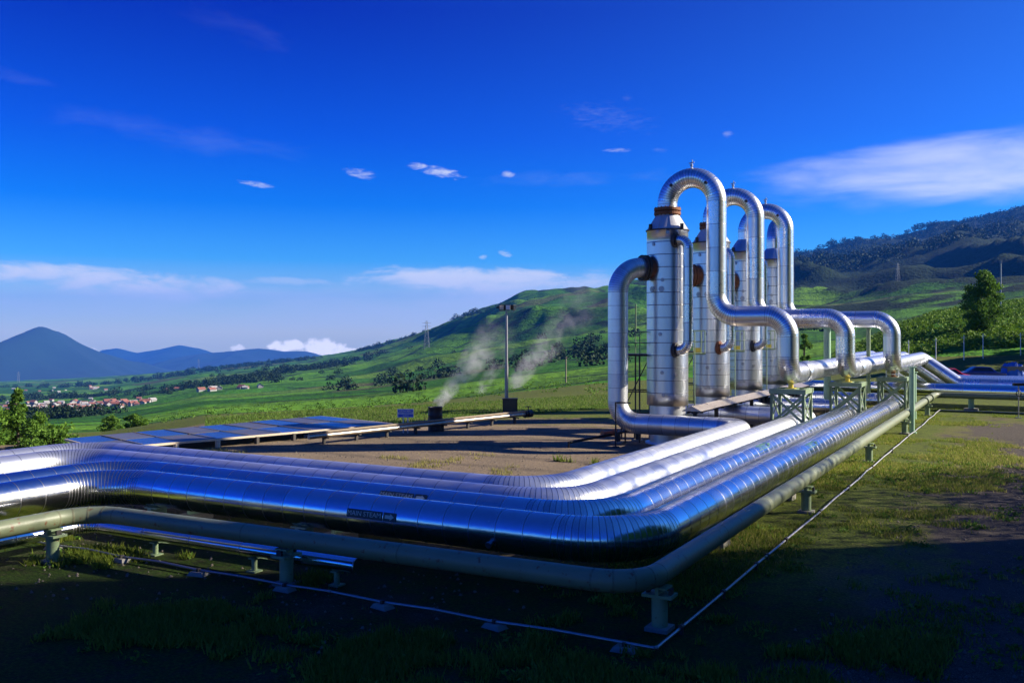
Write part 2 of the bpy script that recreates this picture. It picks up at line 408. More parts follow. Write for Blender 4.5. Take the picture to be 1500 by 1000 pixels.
tag(polar('hills',rs2,M['hills']),'green tea covered hills and valley beyond the yard',kind='structure')

def mountain(name,prof,d0,label,seed,depth=1800,base=-330):
    xs=np.array([p[0] for p in prof],float); ys=np.array([p[1] for p in prof],float)
    cx=np.linspace(xs[0],xs[-1],160); V=[]; rows=np.linspace(-1,1,60); tops=np.interp(cx,xs,ys)
    for rj in rows:
        for i,c in enumerate(cx):
            d=d0+rj*depth; top=H-(tops[i]-HOR)*d0/F; lat=(c-750)/F*d0
            k=1-abs(rj)**.9
            n=mn.fractal(Vector((lat*.0011,d*.0011,seed)),.9,2.1,6); g=1-abs(mn.noise(Vector((lat*.0022,seed,d*.0006))))*2
            hgt=(top-base)*k; z=base+hgt+ (n*70+g*105-50)*min(1,k*1.2)*(1-k**2.5)
            p=dir2(lat,d,z); V.append(p)
    na=len(cx); i,j=np.meshgrid(np.arange(len(rows)-1),np.arange(na-1),indexing='ij'); a=i*na+j
    o=np_mesh(name,np.array(V),4,np.stack([a,a+1,a+na+1,a+na],-1).ravel(),M['mount'],True)
    return tag(o,label,kind='structure')
mountain('mountain',[(-420,560),(-300,552),(-200,540),(-100,525),(-20,510),(5,504),(22,497),(38,487),(50,480),(60,477),(70,480),(84,491),(100,506),(120,520),(145,536),(170,549),(205,562)],6600,'steep blue mountain at the far left of the valley',2.2,1500)
mountain('mountain_range',[(110,540),(150,511),(170,509),(200,516),(235,511),(262,505),(285,511),(310,520),(360,524),(420,540)],11500,'palest distant mountain range behind the valley',5.5,1500,-420)
mountain('mountain_ridge',[(150,552),(200,538),(260,522),(300,517),(340,514),(378,509),(392,510),(415,514),(440,514),(465,520),(520,534),(580,552)],9300,'blue mountain ridge under the white cloud bank',8.1,1500,-380)

# unseen rise added right of the view to keep the sun off the near ground
def rise():
    la=np.linspace(20,110,70); fo=np.linspace(-90,34,90); LA,FO=np.meshgrid(la,fo,indexing='ij')
    h=34*sstep((LA-20)/16)*sstep((110-LA)/26)*sstep((27.0-FO)/6)*sstep((FO+90)/20)
    nz=np.array([mn.fractal(Vector((a*.05,b*.05,2)),.9,2,5) for a,b in zip(LA.ravel(),FO.ravel())]).reshape(LA.shape)
    Z=h*(1+.10*nz)-.3
    P=np.stack([RT.x*LA+FW.x*FO,RT.y*LA+FW.y*FO,Z],-1).reshape(-1,3)
    n=len(fo); i,j=np.meshgrid(np.arange(len(la)-1),np.arange(n-1),indexing='ij'); a=i*n+j
    return np_mesh('hill',P,4,np.stack([a,a+n,a+n+1,a+1],-1).ravel(),M['hills'],True)
tag(rise(),'unseen grassy hill added right of the view to shade the near yard',kind='structure')

def shade_leaves():  # leaf scatter added out of view to blur the added hill's shadow edge
    n=150000; la=rng.uniform(23,90,n); u=rng.random(n)**1.5; fo=18.5+16.5*u
    hh=34*sstep((la-19)/16)*sstep((110-la)/26); zz=hh*rng.random(n)*(1-.55*u)
    P=np.stack([RT.x*la+FW.x*fo,RT.y*la+FW.y*fo,zz],1); a=rng.normal(size=(n,3)); a/=np.linalg.norm(a,axis=1)[:,None]; b=np.roll(a,1,0); b-=a*(a*b).sum(1)[:,None]; b/=np.linalg.norm(b,axis=1)[:,None]
    s_=rng.uniform(.06,.15,(n,1)); V=np.stack([P-a*s_,P-b*s_*.6,P+a*s_,P+b*s_*.6],1).reshape(-1,3)
    tag(np_mesh('shade_leaves',V,4,np.arange(n*4),M['leaf']),'loose scrub and branches at the end of the steep hill',kind='stuff')
shade_leaves()
# ------------------------------------------------------------------ pipes
def stations(pts,rb,space,gores):
    """walk a polyline with rounded corners -> list of (pos,tangent)"""
    pts=[Vector(p) for p in pts]; n=len(pts)
    if not isinstance(rb,(list,tuple)): rb=[rb]*(n-2)
    cur=pts[0]; S=[]
    def straight(p,q,first):
        L=(q-p).length; t=(q-p).normalized()
        if L<1e-4: return
        k=max(1,round(L/space))
        for i in range(0 if first else 1,k+1): S.append((p+(q-p)*i/k,t.copy()))
    first=True
    for i in range(1,n-1):
        a=(pts[i]-pts[i-1]).normalized(); b=(pts[i+1]-pts[i]).normalized()
        ang=a.angle(b); r=rb[i-1]; cut=r*math.tan(ang/2)
        p0=pts[i]-a*cut; straight(cur,p0,first); first=False
        ax=(b-a*a.dot(b)).normalized(); c=p0+ax*r
        g=max(2,round(gores*ang/(math.pi/2)))
        for k in range(1,g+1):
            th=ang*k/g; S.append((c+(-ax*math.cos(th)+a*math.sin(th))*r, (a*math.cos(th)+ax*math.sin(th)).normalized()))
        cur=pts[i]+b*cut
    straight(cur,pts[-1],first)
    return S
def sweep(name,pts,rb,r,mats,space=1.0,gores=13,n=32,bead=.005,w=.010,parent=None,seams=True):
    S=stations(pts,rb,space,gores)
    rings=[]
    for i,(p,t) in enumerate(S):
        if not seams: rings.append((p,t,r,0,i)); continue
        for o_,rr in ((-1.5*w,r),(-w,r),(0,r+bead),(w,r),(1.5*w,r)): rings.append((p+t*o_,t,rr,1 if o_ in(-w,0) else 0,i))
    t0=rings[0][1]; up=Vector((0,0,1)) if abs(t0.z)<.9 else Vector((0,1,0)); nrm=(up-t0*t0.dot(up)).normalized()
    V=[]; tint=[]; sec=[random.random() for _ in range(len(S)+1)]
    prev=t0
    for k,(p,t,rr,_,si) in enumerate(rings):
        ax=prev.cross(t)
        if ax.length>1e-6: nrm=Matrix.Rotation(prev.angle(t),3,ax.normalized())@nrm
        prev=t; nrm=(nrm-t*t.dot(nrm)).normalized(); b=t.cross(nrm)
        tv=sec[si] if (seams and k%5<2) else sec[si+1]
        for q in range(n):
            a=2*math.pi*q/n; V.append(p+(nrm*math.cos(a)+b*math.sin(a))*rr); tint.append(tv)
    m=MB(); m.v=[tuple(v) for v in V]
    for k in range(len(rings)-1):
        for q in range(n):
            m.f.append((k*n+q,k*n+(q+1)%n,(k+1)*n+(q+1)%n,(k+1)*n+q)); m.m.append(rings[k][3]); m.sm.append(True)
    L=len(rings)-1
    m.f.append(tuple(range(n))[::-1]); m.f.append(tuple(L*n+q for q in range(n))); m.m+= [0,0]; m.sm+=[False,False]
    o=m.build(name,mats,parent)
    a=o.data.color_attributes.new('tint','FLOAT_COLOR','POINT')
    c=np.ones((len(V),4),np.float32); c[:,:3]=np.array(tint)[:,None]; a.data.foreach_set('color',c.ravel())
    return o

PU=[-10.30,-9.05,-7.83,-6.56]; PV=[20.10,18.85,17.70,16.43]; PW=[-27.1,-25.85,-22.6,-21.3]
VT=[40.3,46.9,53.5,60.1]; UT=-14.4; URI=-15.97
ZP=1.0; RP=.44
lab=['farthest and dullest of the four big silver ground pipes, ending at the front vessel','second big silver ground pipe from the back, running under the front green trestle',
     'third big silver ground pipe from the back, shiny, under the middle green trestle','frontmost big shiny silver ground pipe curving behind the green pipe']
PIPES=[]
for i in range(4):
    vr=VT[i]-2.0; tw=Vector((UT,VT[i],7.85)); ri=Vector((URI,vr,7.85)); e=(tw-ri).normalized()
    pts=[(PW[i],-6,ZP),(PW[i],PV[i],ZP),(PU[i],PV[i],ZP),(PU[i],vr,ZP),(URI,vr,ZP),(URI,vr,7.85),tw-e*1.25]
    o=sweep('steam_pipe',pts,[1.5,1.5,1.1,.95,1.1],RP,[M['clad_dull'] if i<2 else M['clad_shiny'],M['seam']],.63,22)
    tag(o,lab[i],'pipe','large silver steam pipes along the ground'); PIPES.append(o)

# lettering bent round a pipe
def text_mesh(body,size):
    cu=bpy.data.curves.new('t','FONT'); cu.body=body; cu.size=size; cu.align_x='CENTER'; cu.align_y='CENTER'; cu.resolution_u=3
    o=bpy.data.objects.new('t',cu); col.objects.link(o); bpy.context.view_layer.update()
    dg=bpy.context.evaluated_depsgraph_get(); me=bpy.data.meshes.new_from_object(o.evaluated_get(dg))
    v=[tuple(x.co) for x in me.vertices]; f=[tuple(p.vertices) for p in me.polygons]
    bpy.data.objects.remove(o); bpy.data.curves.remove(cu); bpy.data.meshes.remove(me); return v,f
M['decal_dark']=paint('marker_black',(.02,.04,.05),.5,.1); M['decal_white']=paint('marker_letter',(.42,.50,.42),.5,.1)
def marking(pipe,origin,along,side_ang,r,width=1.25,height=.17,outline=False):
    """origin on the pipe axis, along = text direction, side_ang = angle of band centre above horizontal on the camera side"""
    along=Vector(along); outw=Vector((along.y,-along.x,0))   # right hand side of travel
    def wrap(x,y,lift):
        a=side_ang+y/r; return Vector(origin)+along*x+(outw*math.cos(a)+Vector((0,0,1))*math.sin(a))*(r+lift)
    m=MB()
    def patch(x0,x1,y0,y1,lift,mi):
        for k in range(6):
            a0=y0+(y1-y0)*k/6; a1=y0+(y1-y0)*(k+1)/6
            m.add([wrap(x0,a0,lift),wrap(x1,a0,lift),wrap(x1,a1,lift),wrap(x0,a1,lift)],[(0,1,2,3)],mi)
    if outline:
        for y in (-height/2,height/2): patch(-width/2,width*.36,y-.012,y+.012,.012,0)
        patch(width*.36-.012,width*.36+.012,-height/2,height/2,.012,0)
    else:
        patch(-width/2,width*.22,-height/2,height/2,.011,0)
        patch(width*.25,width/2,-height/2,height/2,.011,0)
    v,f=text_mesh('MAIN STEAM',height*.78)
    vx=[q[0] for q in v]; sc=width*.68/(max(vx)-min(vx)); sc=min(sc,1.15)
    m.add([wrap(q[0]*sc-width*.14,q[1],.016) for q in v],f,1)
    ax=[(.29,-.2),(.39,-.2),(.39,-.38),(.47,0),(.39,.38),(.39,.2),(.29,.2)]
    m.add([wrap(a*width,b*height,.016) for a,b in ax],[(0,1,2,3,4,5,6)],1)
    return m.build('marking',[M['decal_dark'],M['decal_white']],pipe)
M['decal_green']=paint('marker_green',(.10,.28,.10),.5,.1)
marking(PIPES[3],(-12.35,PV[3],ZP),(1,0,0),R(12),RP+.004,1.3,.18)
marking(PIPES[2],(-12.5,PV[2],ZP),(1,0,0),R(38),RP+.004,1.3,.18)
def mark2(pipe,origin):
    o=marking(pipe,origin,(0,1,0),R(50),RP+.004,1.5,.16,True)
    o.data.materials[0]=M['decal_green']; o.data.materials[1]=M['decal_green']
mark2(PIPES[3],(PU[3],31.4,ZP)); mark2(PIPES[2],(PU[2],30.2,ZP))

# small drain bosses on top of pipe runs
def boss(parent,p,name='drain_boss',r=.045,h=.09,ax=(0,0,1),mat='bare'):
    m=MB(); q=Vector(p); a=Vector(ax).normalized(); m.cyl(q,q+a*h,r,n=10); m.cyl(q+a*h,q+a*(h+.03),r*1.5,n=10)
    return m.build(name,M[mat],parent)
for i in (2,3):
    boss(PIPES[i],(PW[i]+.40,8.2,ZP+.16),ax=(.9,0,.2))
    boss(PIPES[i],(-9.4,PV[i]-.40,ZP-.18),ax=(0,-.9,-.25))

# ------------------------------------------------------------------ separator vessels
def vessel(i):
    v=VT[i]; root=empty('separator_vessel',(UT,v,0))
    L=['front separator vessel, nearest the camera, with a rust coloured top flange','second separator vessel from the front, rusty flange half hidden by the first bend',
       'third separator vessel, blue reflecting cone cap, behind the second outlet pipe','rearmost separator vessel, mostly hidden behind the third outlet pipe'][i]
    tag(root,L,'vessel','row of tall silver separator vessels')
    RV=.925
    sk=MB(); sk.lathe([(.80,0),(.80,1.72)],n=40); sk.lathe([(1.0,0),(1.0,.06),(.8,.06)],n=40); sk.build('skirt',M['clad_dull'],root)
    prof=[(.80,1.70),(RV,1.72)]; mis=[0]; z=1.72
    zs=[1.72+.56*k for k in range(1,14)]; zs=[q for q in zs if q<9.4]
    for q in zs:
        prof+=[(RV,q-.022),(RV,q-.013),(RV+.009,q),(RV,q+.013),(RV,q+.022)]; mis+=[0,0,1,1,0]
    prof+=[(RV,9.52),(RV+.05,9.53),(RV+.05,9.58),(RV-.01,9.60)]; mis+=[0,1,1,0]
    mis.append(0)
    b=MB(); b.lathe(prof,n=48,mis=mis[:len(prof)-1])
    body=b.build('shell',[M['tower'],M['seam_dark']],root)
    # vertical lap seams
    for k in range(len(zs)):
        pass
    rt=.50 if i<2 else .47
    cprof=[(RV+.02,9.585),(RV-.02,9.62),(rt+.02,10.24),(rt,10.28)]
    c=MB(); c.lathe(cprof,n=40); 
    for k in range(10):
        a=2*math.pi*k/10+.2; c.bar((math.cos(a)*(RV-.005),math.sin(a)*(RV-.005),9.62),(math.cos(a)*(rt+.028),math.sin(a)*(rt+.028),10.23),.02,.02)
    c.build('cone',M['cone'] if i<2 else M['tower'],root)
    if i<2:
        f=MB()
        for z0 in (10.27,10.45):
            f.lathe([(.44,z0),(.60,z0),(.60,z0+.12),(.44,z0+.12)],n=36,smooth=False)
        f.lathe([(.47,10.27),(.47,10.57)],n=30)
        for k in range(18):
            a=2*math.pi*k/18; f.cyl((.55*math.cos(a),.55*math.sin(a),10.22),(.55*math.cos(a),.55*math.sin(a),10.62),.022,n=6)
        f.build('flange',M['rust'],root)
    for k in range(4):
        a=R(60+90*k); g=MB(); g.box((math.cos(a)*(RV+.05),math.sin(a)*(RV+.05),9.68),(.13,.10,.24),a); g.build('lifting_lug',M['dark'],root)
    # side inlet
    e=Vector((UT-URI,2.0,0)).normalized()
    nz=MB(); P=-e*(RV-.15); nz.cyl(Vector((P.x,P.y,7.85)),Vector((P.x,P.y,7.85))-e*.50,.47,n=32)
    nz.build('inlet_nozzle',M['rust'],root)
    fl=MB()
    for s_ in (.80,.94):
        q=-e*(RV-.62+s_); q.z=7.85; fl.cyl(q,q-e*.10,.58,n=32)
    for k in range(16):
        a=2*math.pi*k/16; sd=Vector((-e.y,e.x,0)); o_=sd*math.cos(a)*.53+Vector((0,0,math.sin(a)*.53))
        q=-e*(RV+.14)+o_; q.z+=7.85; fl.cyl(q,q-e*.32,.02,n=6)
    fl.build('inlet_flange',M['dark' if i==0 else 'rust'],root)
    # side level pipe
    n0=RT*.16-FW*.80; q=RT*.70-FW*1.22; n1=(q-n0).normalized()
    sp=sweep('bypass_pipe',[n0+Vector((0,0,9.05)),q+Vector((0,0,9.05)),q+Vector((0,0,4.2)),n0+Vector((0,0,4.2))],[.40,.40],.215,[M['clad_bright'],M['seam']],.9,8,24,.006,.012,root)
    for zz in (9.05,4.2):
        b2=MB(); p_=n0+n1*.02+Vector((0,0,zz)); b2.cyl(p_,p_+n1*.14,.34,n=24); b2.cyl(p_+n1*.14,p_+n1*.20,.26,n=24); b2.build('boss_flange',M['dark' if i!=1 else 'rust'],root)
    # inspection ports
    for az,zz in ((-.25,7.3),(-.28,6.9),(-.32,4.9),(-.26,3.2),(-.22,2.2),(.15,3.1),(-.55,8.9),(-.6,6.9),(.1,8.9),(-.1,9.4)):
        dd=(RT*math.sin(az*1.6)-FW*math.cos(az*1.6)).normalized()
        pm=MB(); pm.cyl(dd*(RV-.01)+Vector((0,0,zz)),dd*(RV+.03)+Vector((0,0,zz)),.085 if zz!=6.9 else .13,n=14); pm.cyl(dd*(RV+.03)+Vector((0,0,zz)),dd*(RV+.045)+Vector((0,0,zz)),.05,n=12,mi=0)
        pm.build('inspection_port',M['bare'],root)
    # access platform with rails on the far left side and ladder on the right side
    pl=MB(); c0=RT*-1.25+FW*.75
    ang=YAW
    pl.box(c0+Vector((0,0,3.95)),(1.5,1.6,.10),ang); pl.build('platform',M['dark'],root)
    rl=MB()
    for sx_ in (-.7,0,.7):
        for sy_ in (-.75,.75):
            b0=c0+RT*sx_+FW*sy_; rl.cyl(b0+Vector((0,0,4.0)),b0+Vector((0,0,5.0)),.025,n=8)
    for hz in (4.5,5.0):
        for sy_ in (-.75,.75): rl.cyl(c0+RT*-.7+FW*sy_+Vector((0,0,hz)),c0+RT*.7+FW*sy_+Vector((0,0,hz)),.022,n=8)
        rl.cyl(c0+RT*-.7-FW*.75+Vector((0,0,hz)),c0+RT*-.7+FW*.75+Vector((0,0,hz)),.022,n=8)
    rl.cyl(c0+RT*.02+FW*.75+Vector((0,0,5)),c0+RT*.02+FW*.75+Vector((0,0,6.3)),.03,n=8)
    rl.build('railing',M['trestle'],root)
    lg=MB()
    for sx_ in (-.65,.0,.65):
        for sy_ in (-.7,.7):
            b0=c0+RT*sx_+FW*sy_; lg.cyl(b0,b0+Vector((0,0,3.9)),.04,n=8)
    for hz in (1.2,2.3): 
        for sy_ in (-.7,.7): lg.cyl(c0+RT*-.65+FW*sy_+Vector((0,0,hz)),c0+RT*.65+FW*sy_+Vector((0,0,hz)),.03,n=8)
    lg.cyl(c0+RT*-.65+FW*.7+Vector((0,0,1.2)),c0+RT*.65+FW*.7+Vector((0,0,3.8)),.025,n=8)
    lg.build('platform_frame',M['dark'],root)
    la=MB(); lc=RT*1.12+FW*.25
    for s_ in (-.16,.16): la.cyl(lc+RT*s_+Vector((0,0,.1)),lc+RT*s_+Vector((0,0,5.0)),.025,n=8)
    for k in range(17): la.cyl(lc-RT*.16+Vector((0,0,.4+k*.28)),lc+RT*.16+Vector((0,0,.4+k*.28)),.016,n=6)
    la.build('ladder',M['trestle'],root)
    p2=MB(); c2=RT*1.35+FW*.8; p2.box(c2+Vector((0,0,4.0)),(.9,.9,.08),ang)
    for sx_ in(-.42,.42):
        for sy_ in (-.42,.42): p2.cyl(c2+RT*sx_+FW*sy_+Vector((0,0,4.0)),c2+RT*sx_+FW*sy_+Vector((0,0,5.05)),.024,n=8)
    for hz in (4.55,5.05):
        for sy_ in (-.42,.42): p2.cyl(c2-RT*.42+FW*sy_+Vector((0,0,hz)),c2+RT*.42+FW*sy_+Vector((0,0,hz)),.02,n=8)
    p2.build('side_platform',M['trestle'],root)
    gb=MB(); gb.box(c2+RT*.05-FW*.47+Vector((0,0,4.18)),(.30,.12,.2),ang); gb.build('gauge_box',M['yellow'],root)
    return root
for i in range(4): vessel(i)

# ------------------------------------------------------------------ outlet goosenecks and headers
ZH=3.2; UO=[-9.05,-7.83,-6.56,-10.30]; VE=[71.4,70.1,68.8,72.7]
ol=['nearest outlet pipe, tallest silver swan neck in front of the others','middle silver swan neck outlet pipe between two others','third silver swan neck outlet pipe with the longest level run to the right','rear swan neck outlet pipe mostly hidden behind the third one']
OUT=[]
for i in range(4):
    v=VT[i]; zt=11.85; ud=-12.15
    z0=10.6 if i<2 else 10.26
    pts=[(UT,v,z0),(UT,v,zt),(ud,v,zt),(ud,v,5.68),(UO[i],v,5.68),(UO[i],v,ZH),(UO[i],VE[i],ZH),(UO[i]+2.3,VE[i],1.55),(44,VE[i],1.55)]
    if i==3: pts=[(UT,v,z0),(UT,v,zt),(UT,v+2.25,zt),(UT,v+2.25,5.68),(UO[i],v+2.25,5.68),(UO[i],v+2.25,ZH),(UO[i],VE[i],ZH),(UO[i]+2.3,VE[i],1.55),(44,VE[i],1.55)]
    o=sweep('outlet_pipe',pts,[1.12,1.12,.95,.88,.75,.5,.8],RP,[M['clad_bright'],M['seam']],1.0,15)
    tag(o,ol[i],'pipe','swan neck outlet pipes from the vessels'); OUT.append(o)
    vv=MB(); cx=(UT+ud)/2 if i<3 else UT; t=zt+RP
    vv.cyl((cx,v,t-.03),(cx,v,t+.22),.035,n=8); vv.box((cx,v,t+.12),(.11,.09,.1)); vv.cyl((cx-.12,v,t+.22),(cx+.12,v,t+.25),.022,n=8); vv.cyl((cx+.03,v,t+.25),(cx+.03,v,t+.36),.02,n=6)
    vv.build('vent_valve',M['bare'],o)
    for du,dz in ((-.79,.79),(.79,.79)):
        if i<3: boss(o,(cx+du,v-.41,zt-1.12+dz),'lug',.05,.06,(0,-1,0),'dark')
    # wide joint sleeve
    if i<2:
        sl=MB(); sl.lathe([(RP+.004,0),(RP+.035,.01),(RP+.035,1.5 if i==0 else 1.9),(RP+.004,1.51 if i==0 else 1.91)],c=(UO[i],v+2.3,ZH),axis=(0,1,0),n=32); sl.build('sleeve',M['clad_bright'],o)

# front silver main along the far side
o=sweep('silver_main_pipe',[(-20,66.5,1.25),(46,66.5,1.25)],[],.42,[M['clad_shiny'],M['seam']],1.6,8,32)
tag(o,'straight horizontal silver pipe crossing behind the trestles to the right edge','pipe')
for k,u in enumerate((-3.4,1.6,7,12.5)):
    s=empty('pipe_pedestal',(u,66.0,0)); tag(s,['first','second','third','fourth'][k]+' short green pedestal from the left on round concrete below the far silver pipe','support','pedestals under the far silver pipe')
    a=MB(); a.cyl((0,0,0),(0,0,.16),.42,n=20); a.build('footing',M['concrete'],s)
    a=MB(); a.cyl((0,0,.16),(0,0,.84),.17,n=16); a.box((0,.2,.80),(.5,.7,.08)); a.build('post',M['palegreen'],s)

# ------------------------------------------------------------------ green pipe, its posts, small pipe, conduit
g=sweep('green_pipe',[(-18.6,-4,.93),(-18.6,13.85,.93),(-5.48,14.05,.95),(-5.48,65.4,.98),(46,65.4,.98)],[.9,.8,.6],.188,[M['green'],M['weld']],3.6,4,28,.006,.02)
tag(g,'olive green pipe on posts running in front of the silver pipes','pipe')
for p_ in ((-5.48,59,.98),(-5.48,62,.98)):
    a=MB(); a.cyl(Vector(p_)-Vector((0,.06,0)),Vector(p_)+Vector((0,.06,0)),.26,n=24); a.build('flange',M['green'],g)
posts=[(-18.6,12.9,0,'green pipe post at the far left bend of the green pipe'),(-12.9,14.0,1,'green pipe post halfway along the front run of the green pipe'),(-5.48,14.95,0,'green pipe post at the front corner, largest in view'),
       (-5.48,26.6,0,'green pipe post on the lit grass, second from the front corner'),(-5.48,38.0,0,'green pipe post on the lit grass, third from the front corner'),(-5.48,49.4,0,'green pipe post beside the tall thin green column'),(-5.48,60.8,0,'rearmost green pipe post near the far bend of the green pipe')]
for x,y,kk,l in posts:
    s=empty('pipe_post',(x,y,0),0 if kk==0 else math.pi/2); tag(s,l,'support','green posts under the green pipe')
    a=MB(); a.box((0,0,.03),(.4,.4,.07)); a.build('base_slab',M['concrete'],s)
    a=MB(); a.cyl((0,0,.06),(0,0,.56),.135,n=20); a.build('post',M['trestle'],s)
    a=MB(); a.box((0,0,.59),(.52,.34,.05)); a.box((0,0,.66),(.06,.30,.10)); a.box((0,0,.725),(.34,.30,.03)); a.build('saddle',M['trestle'],s)
    for sx in (-.2,.2): a=MB(); a.box((sx,0,.665),(.05,.12,.10)); a.build('guide_clip',M['dark'],s)
sp=sweep('small_silver_pipe',[(-19.5,-4,.45),(-19.5,14.45,.45),(-11.5,14.45,.45)],[.5],.15,[M['clad_shiny'],M['seam']],1.4,8,24,.005,.012)
tag(sp,'thin silver pipe low under the green pipe at the left','pipe')
for x in (-17.2,-14.2,-12):
    a=MB(); a.cyl((x,14.45,0),(x,14.45,.27),.06,n=12); a.box((x,14.45,.285),(.16,.2,.03)); a.box((x,14.45,.015),(.24,.24,.03)); tag(a.build('pipe_stand',M['trestle']),'short dark green stand under the thin silver pipe, '+{-17.2:'nearest its bend',-14.2:'at the middle of its run',-12:'nearest its cut end'}[x],'support','stands under the thin silver pipe')
cpts=[(-20.9,13.7,.12)]+[(-20.9+k*1.17,13.7+random.uniform(-.02,.02),.12+(-.022 if k%2 else .012)+random.uniform(-.008,.008)) for k in range(1,13)]+[(-5.08,13.7,.12)]+[(-5.08+random.uniform(-.022,.022),13.7+k*1.5,.115+random.uniform(-.025,.015)) for k in range(1,33)]+[(-5.08,64.2,.12),(-2.0,64.3,.12),(46,64.3,.12)]
cd=sweep('conduit',cpts,.05,.026,[M['galv'],M['galv']],3.0,2,10,.008,.03)
tag(cd,'thin grey conduit running low over the ground around the yard corner','conduit')
for k in range(7):
    x=-19.7+k*2.35; s=MB(); rx=random.uniform(-.05,.05)
    b=MB(); b.add([(-.2,-.13,0),(.2,-.13,0),(.2,.13,0),(-.2,.13,0),(-.15,-.09,.075),(.15,-.10,.085),(.16,.09,.08),(-.14,.1,.075)],[(0,1,5,4),(1,2,6,5),(2,3,7,6),(3,0,4,7),(4,5,6,7)])
    b.box((0,0,.095),(.05,.09,.09),0,1)
    o=b.build('conduit_block',[M['concrete'],M['dark']],None,(x,13.68,0)); o.rotation_euler[2]=random.uniform(-.3,.3)
    tag(o,['first','second','third','fourth','fifth','sixth','seventh'][k]+' concrete block from the left under the front run of the thin conduit','block','blocks under the conduit')
for k,y in enumerate((14.9,17.3,19.7,20.6,22.4,26.4,31,36,41.5,47,53)):
    b=MB(); b.cyl((-5.08,y-.05,.12),(-5.08,y+.05,.12),.045,n=12); b.box((-5.08,y,.05),(.06,.07,.10)); b.build('clamp',M['dark'],cd)
# big pipe saddles
for i in range(4):
    spots=[(-19.5,PV[i],0),(-14.6,PV[i],0),(PU[i],PV[i]+5,1),(PU[i],PV[i]+12,1),(PW[i],PV[i]-4,1)]
    for k,(x,y,r) in enumerate(spots):
        s=empty('pipe_saddle',(x,y,0),r*math.pi/2)
        tag(s,'saddle under the %s big ground pipe, %s'%(['rearmost','second','third','frontmost'][i],['left part of its cross run','middle of its cross run','just past the front bend','halfway along the run to the vessels','left edge run'][k]),'support','saddles under the big ground pipes')
        a=MB(); a.box((0,0,.09),(.55,.7,.18)); a.build('footing',M['concrete'],s)
        a=MB(); a.box((0,0,.36),(.12,.5,.36)); a.box((0,0,.545),(.45,.42,.03)); a.build('stand',M['palegreen'],s)

# ------------------------------------------------------------------ trestles and columns
def trestle(i):
    cx,cy=UO[i],VT[i]+.65; s=empty('trestle',(cx,cy,0))
    tag(s,['front green lattice trestle, under the nearest swan neck pipe','middle green lattice trestle, under the second swan neck pipe','rear green lattice trestle beside the thin tall column, under the third swan neck pipe'][i],'trestle','green lattice trestles under the outlet pipes')
    w,dp,zt=.66,.74,2.58
    for sx in(-1,1):
        for sy in(-1,1):
            a=MB(); x,y=sx*w,sy*dp
            a.box((x,y,zt/2-.1),(.11,.012,zt-.2)); a.box((x-sx*.05,y,zt/2-.1),(.012,.12,zt-.2)); a.box((x+sx*.05,y,zt/2-.1),(.012,.12,zt-.2))
            a.box((x,y,.02),(.3,.3,.04)); a.build('leg',M['trestle'],s)
    a=MB()
    for sy in(-1,1): a.box((0,sy*dp,zt-.10),(2*w+.2,.16,.20))
    for sx in(-1,1): a.box((sx*w,0,zt-.101),(.155,2*dp-.17,.195))
    a.box((0,0,zt-.06),(.4,2*dp-.17,.10)); a.build('top_frame',M['trestle'],s)
    a=MB()
    for sy in(-1,1):
        for s1 in(-1,1):
            a.bar((-w*s1,sy*(dp-.012*s1),zt-.25),(w*s1,sy*(dp-.012*s1),1.15),.022,.10); a.bar((-w*s1,sy*(dp-.012*s1),1.15),(w*s1,sy*(dp-.012*s1),.1),.022,.10)
    for sx in(-1,1):
        for s1 in(-1,1):
            a.bar((sx*(w-.012*s1),-dp*s1,zt-.25),(sx*(w-.012*s1),dp*s1,1.15),.022,.10); a.bar((sx*(w-.012*s1),-dp*s1,1.15),(sx*(w-.012*s1),dp*s1,.1),.022,.10)
    a.build('cross_bracing',M['trestle'],s)
    a=MB(); a.cyl((0,-.12,zt),(0,-.12,ZH-RP+.06),.11,n=16); a.box((0,-.12,zt+.012),(.4,.4,.025)); a.build('pad',M['yellow'] if i<2 else M['rust'],s)
    if i==2:
        a=MB()
        for sx in (-.3,.3): a.cyl((sx,-.5,zt),(sx,-.5,zt+.35),.03,n=8)
        a.cyl((-.3,-.5,zt+.15),(.3,-.5,zt+.15),.02,n=8); a.build('guide_rods',M['white'],s)
for i in range(3): trestle(i)
def column(x,y,r,h,label,mat='palegreen'):
    s=empty('steel_column',(x,y,0)); tag(s,label,'column')
    a=MB(); a.cyl((0,0,.03),(0,0,h),r,n=20); a.build('shaft',M[mat],s)
    a=MB(); a.box((0,0,.02),(r*3.2,r*3.2,.04)); a.build('base_plate',M[mat],s)
    a=MB(); a.box((0,0,h+.015),(r*2.8,r*2.8,.03)); a.build('cap_plate',M[mat],s)
column(-9.89,53.5,.19,5.20,'thick pale green column holding up the level run of the third swan neck')
column(-5.22,50.1,.13,3.25,'thin tall green column at the rear trestle')
column(-5.9,57.5,.15,2.7,'green column behind the rear trestle under the end of the header')
column(-8.7,60.1,.12,5.2,'dark narrow column under the rear outlet pipe','trestle')

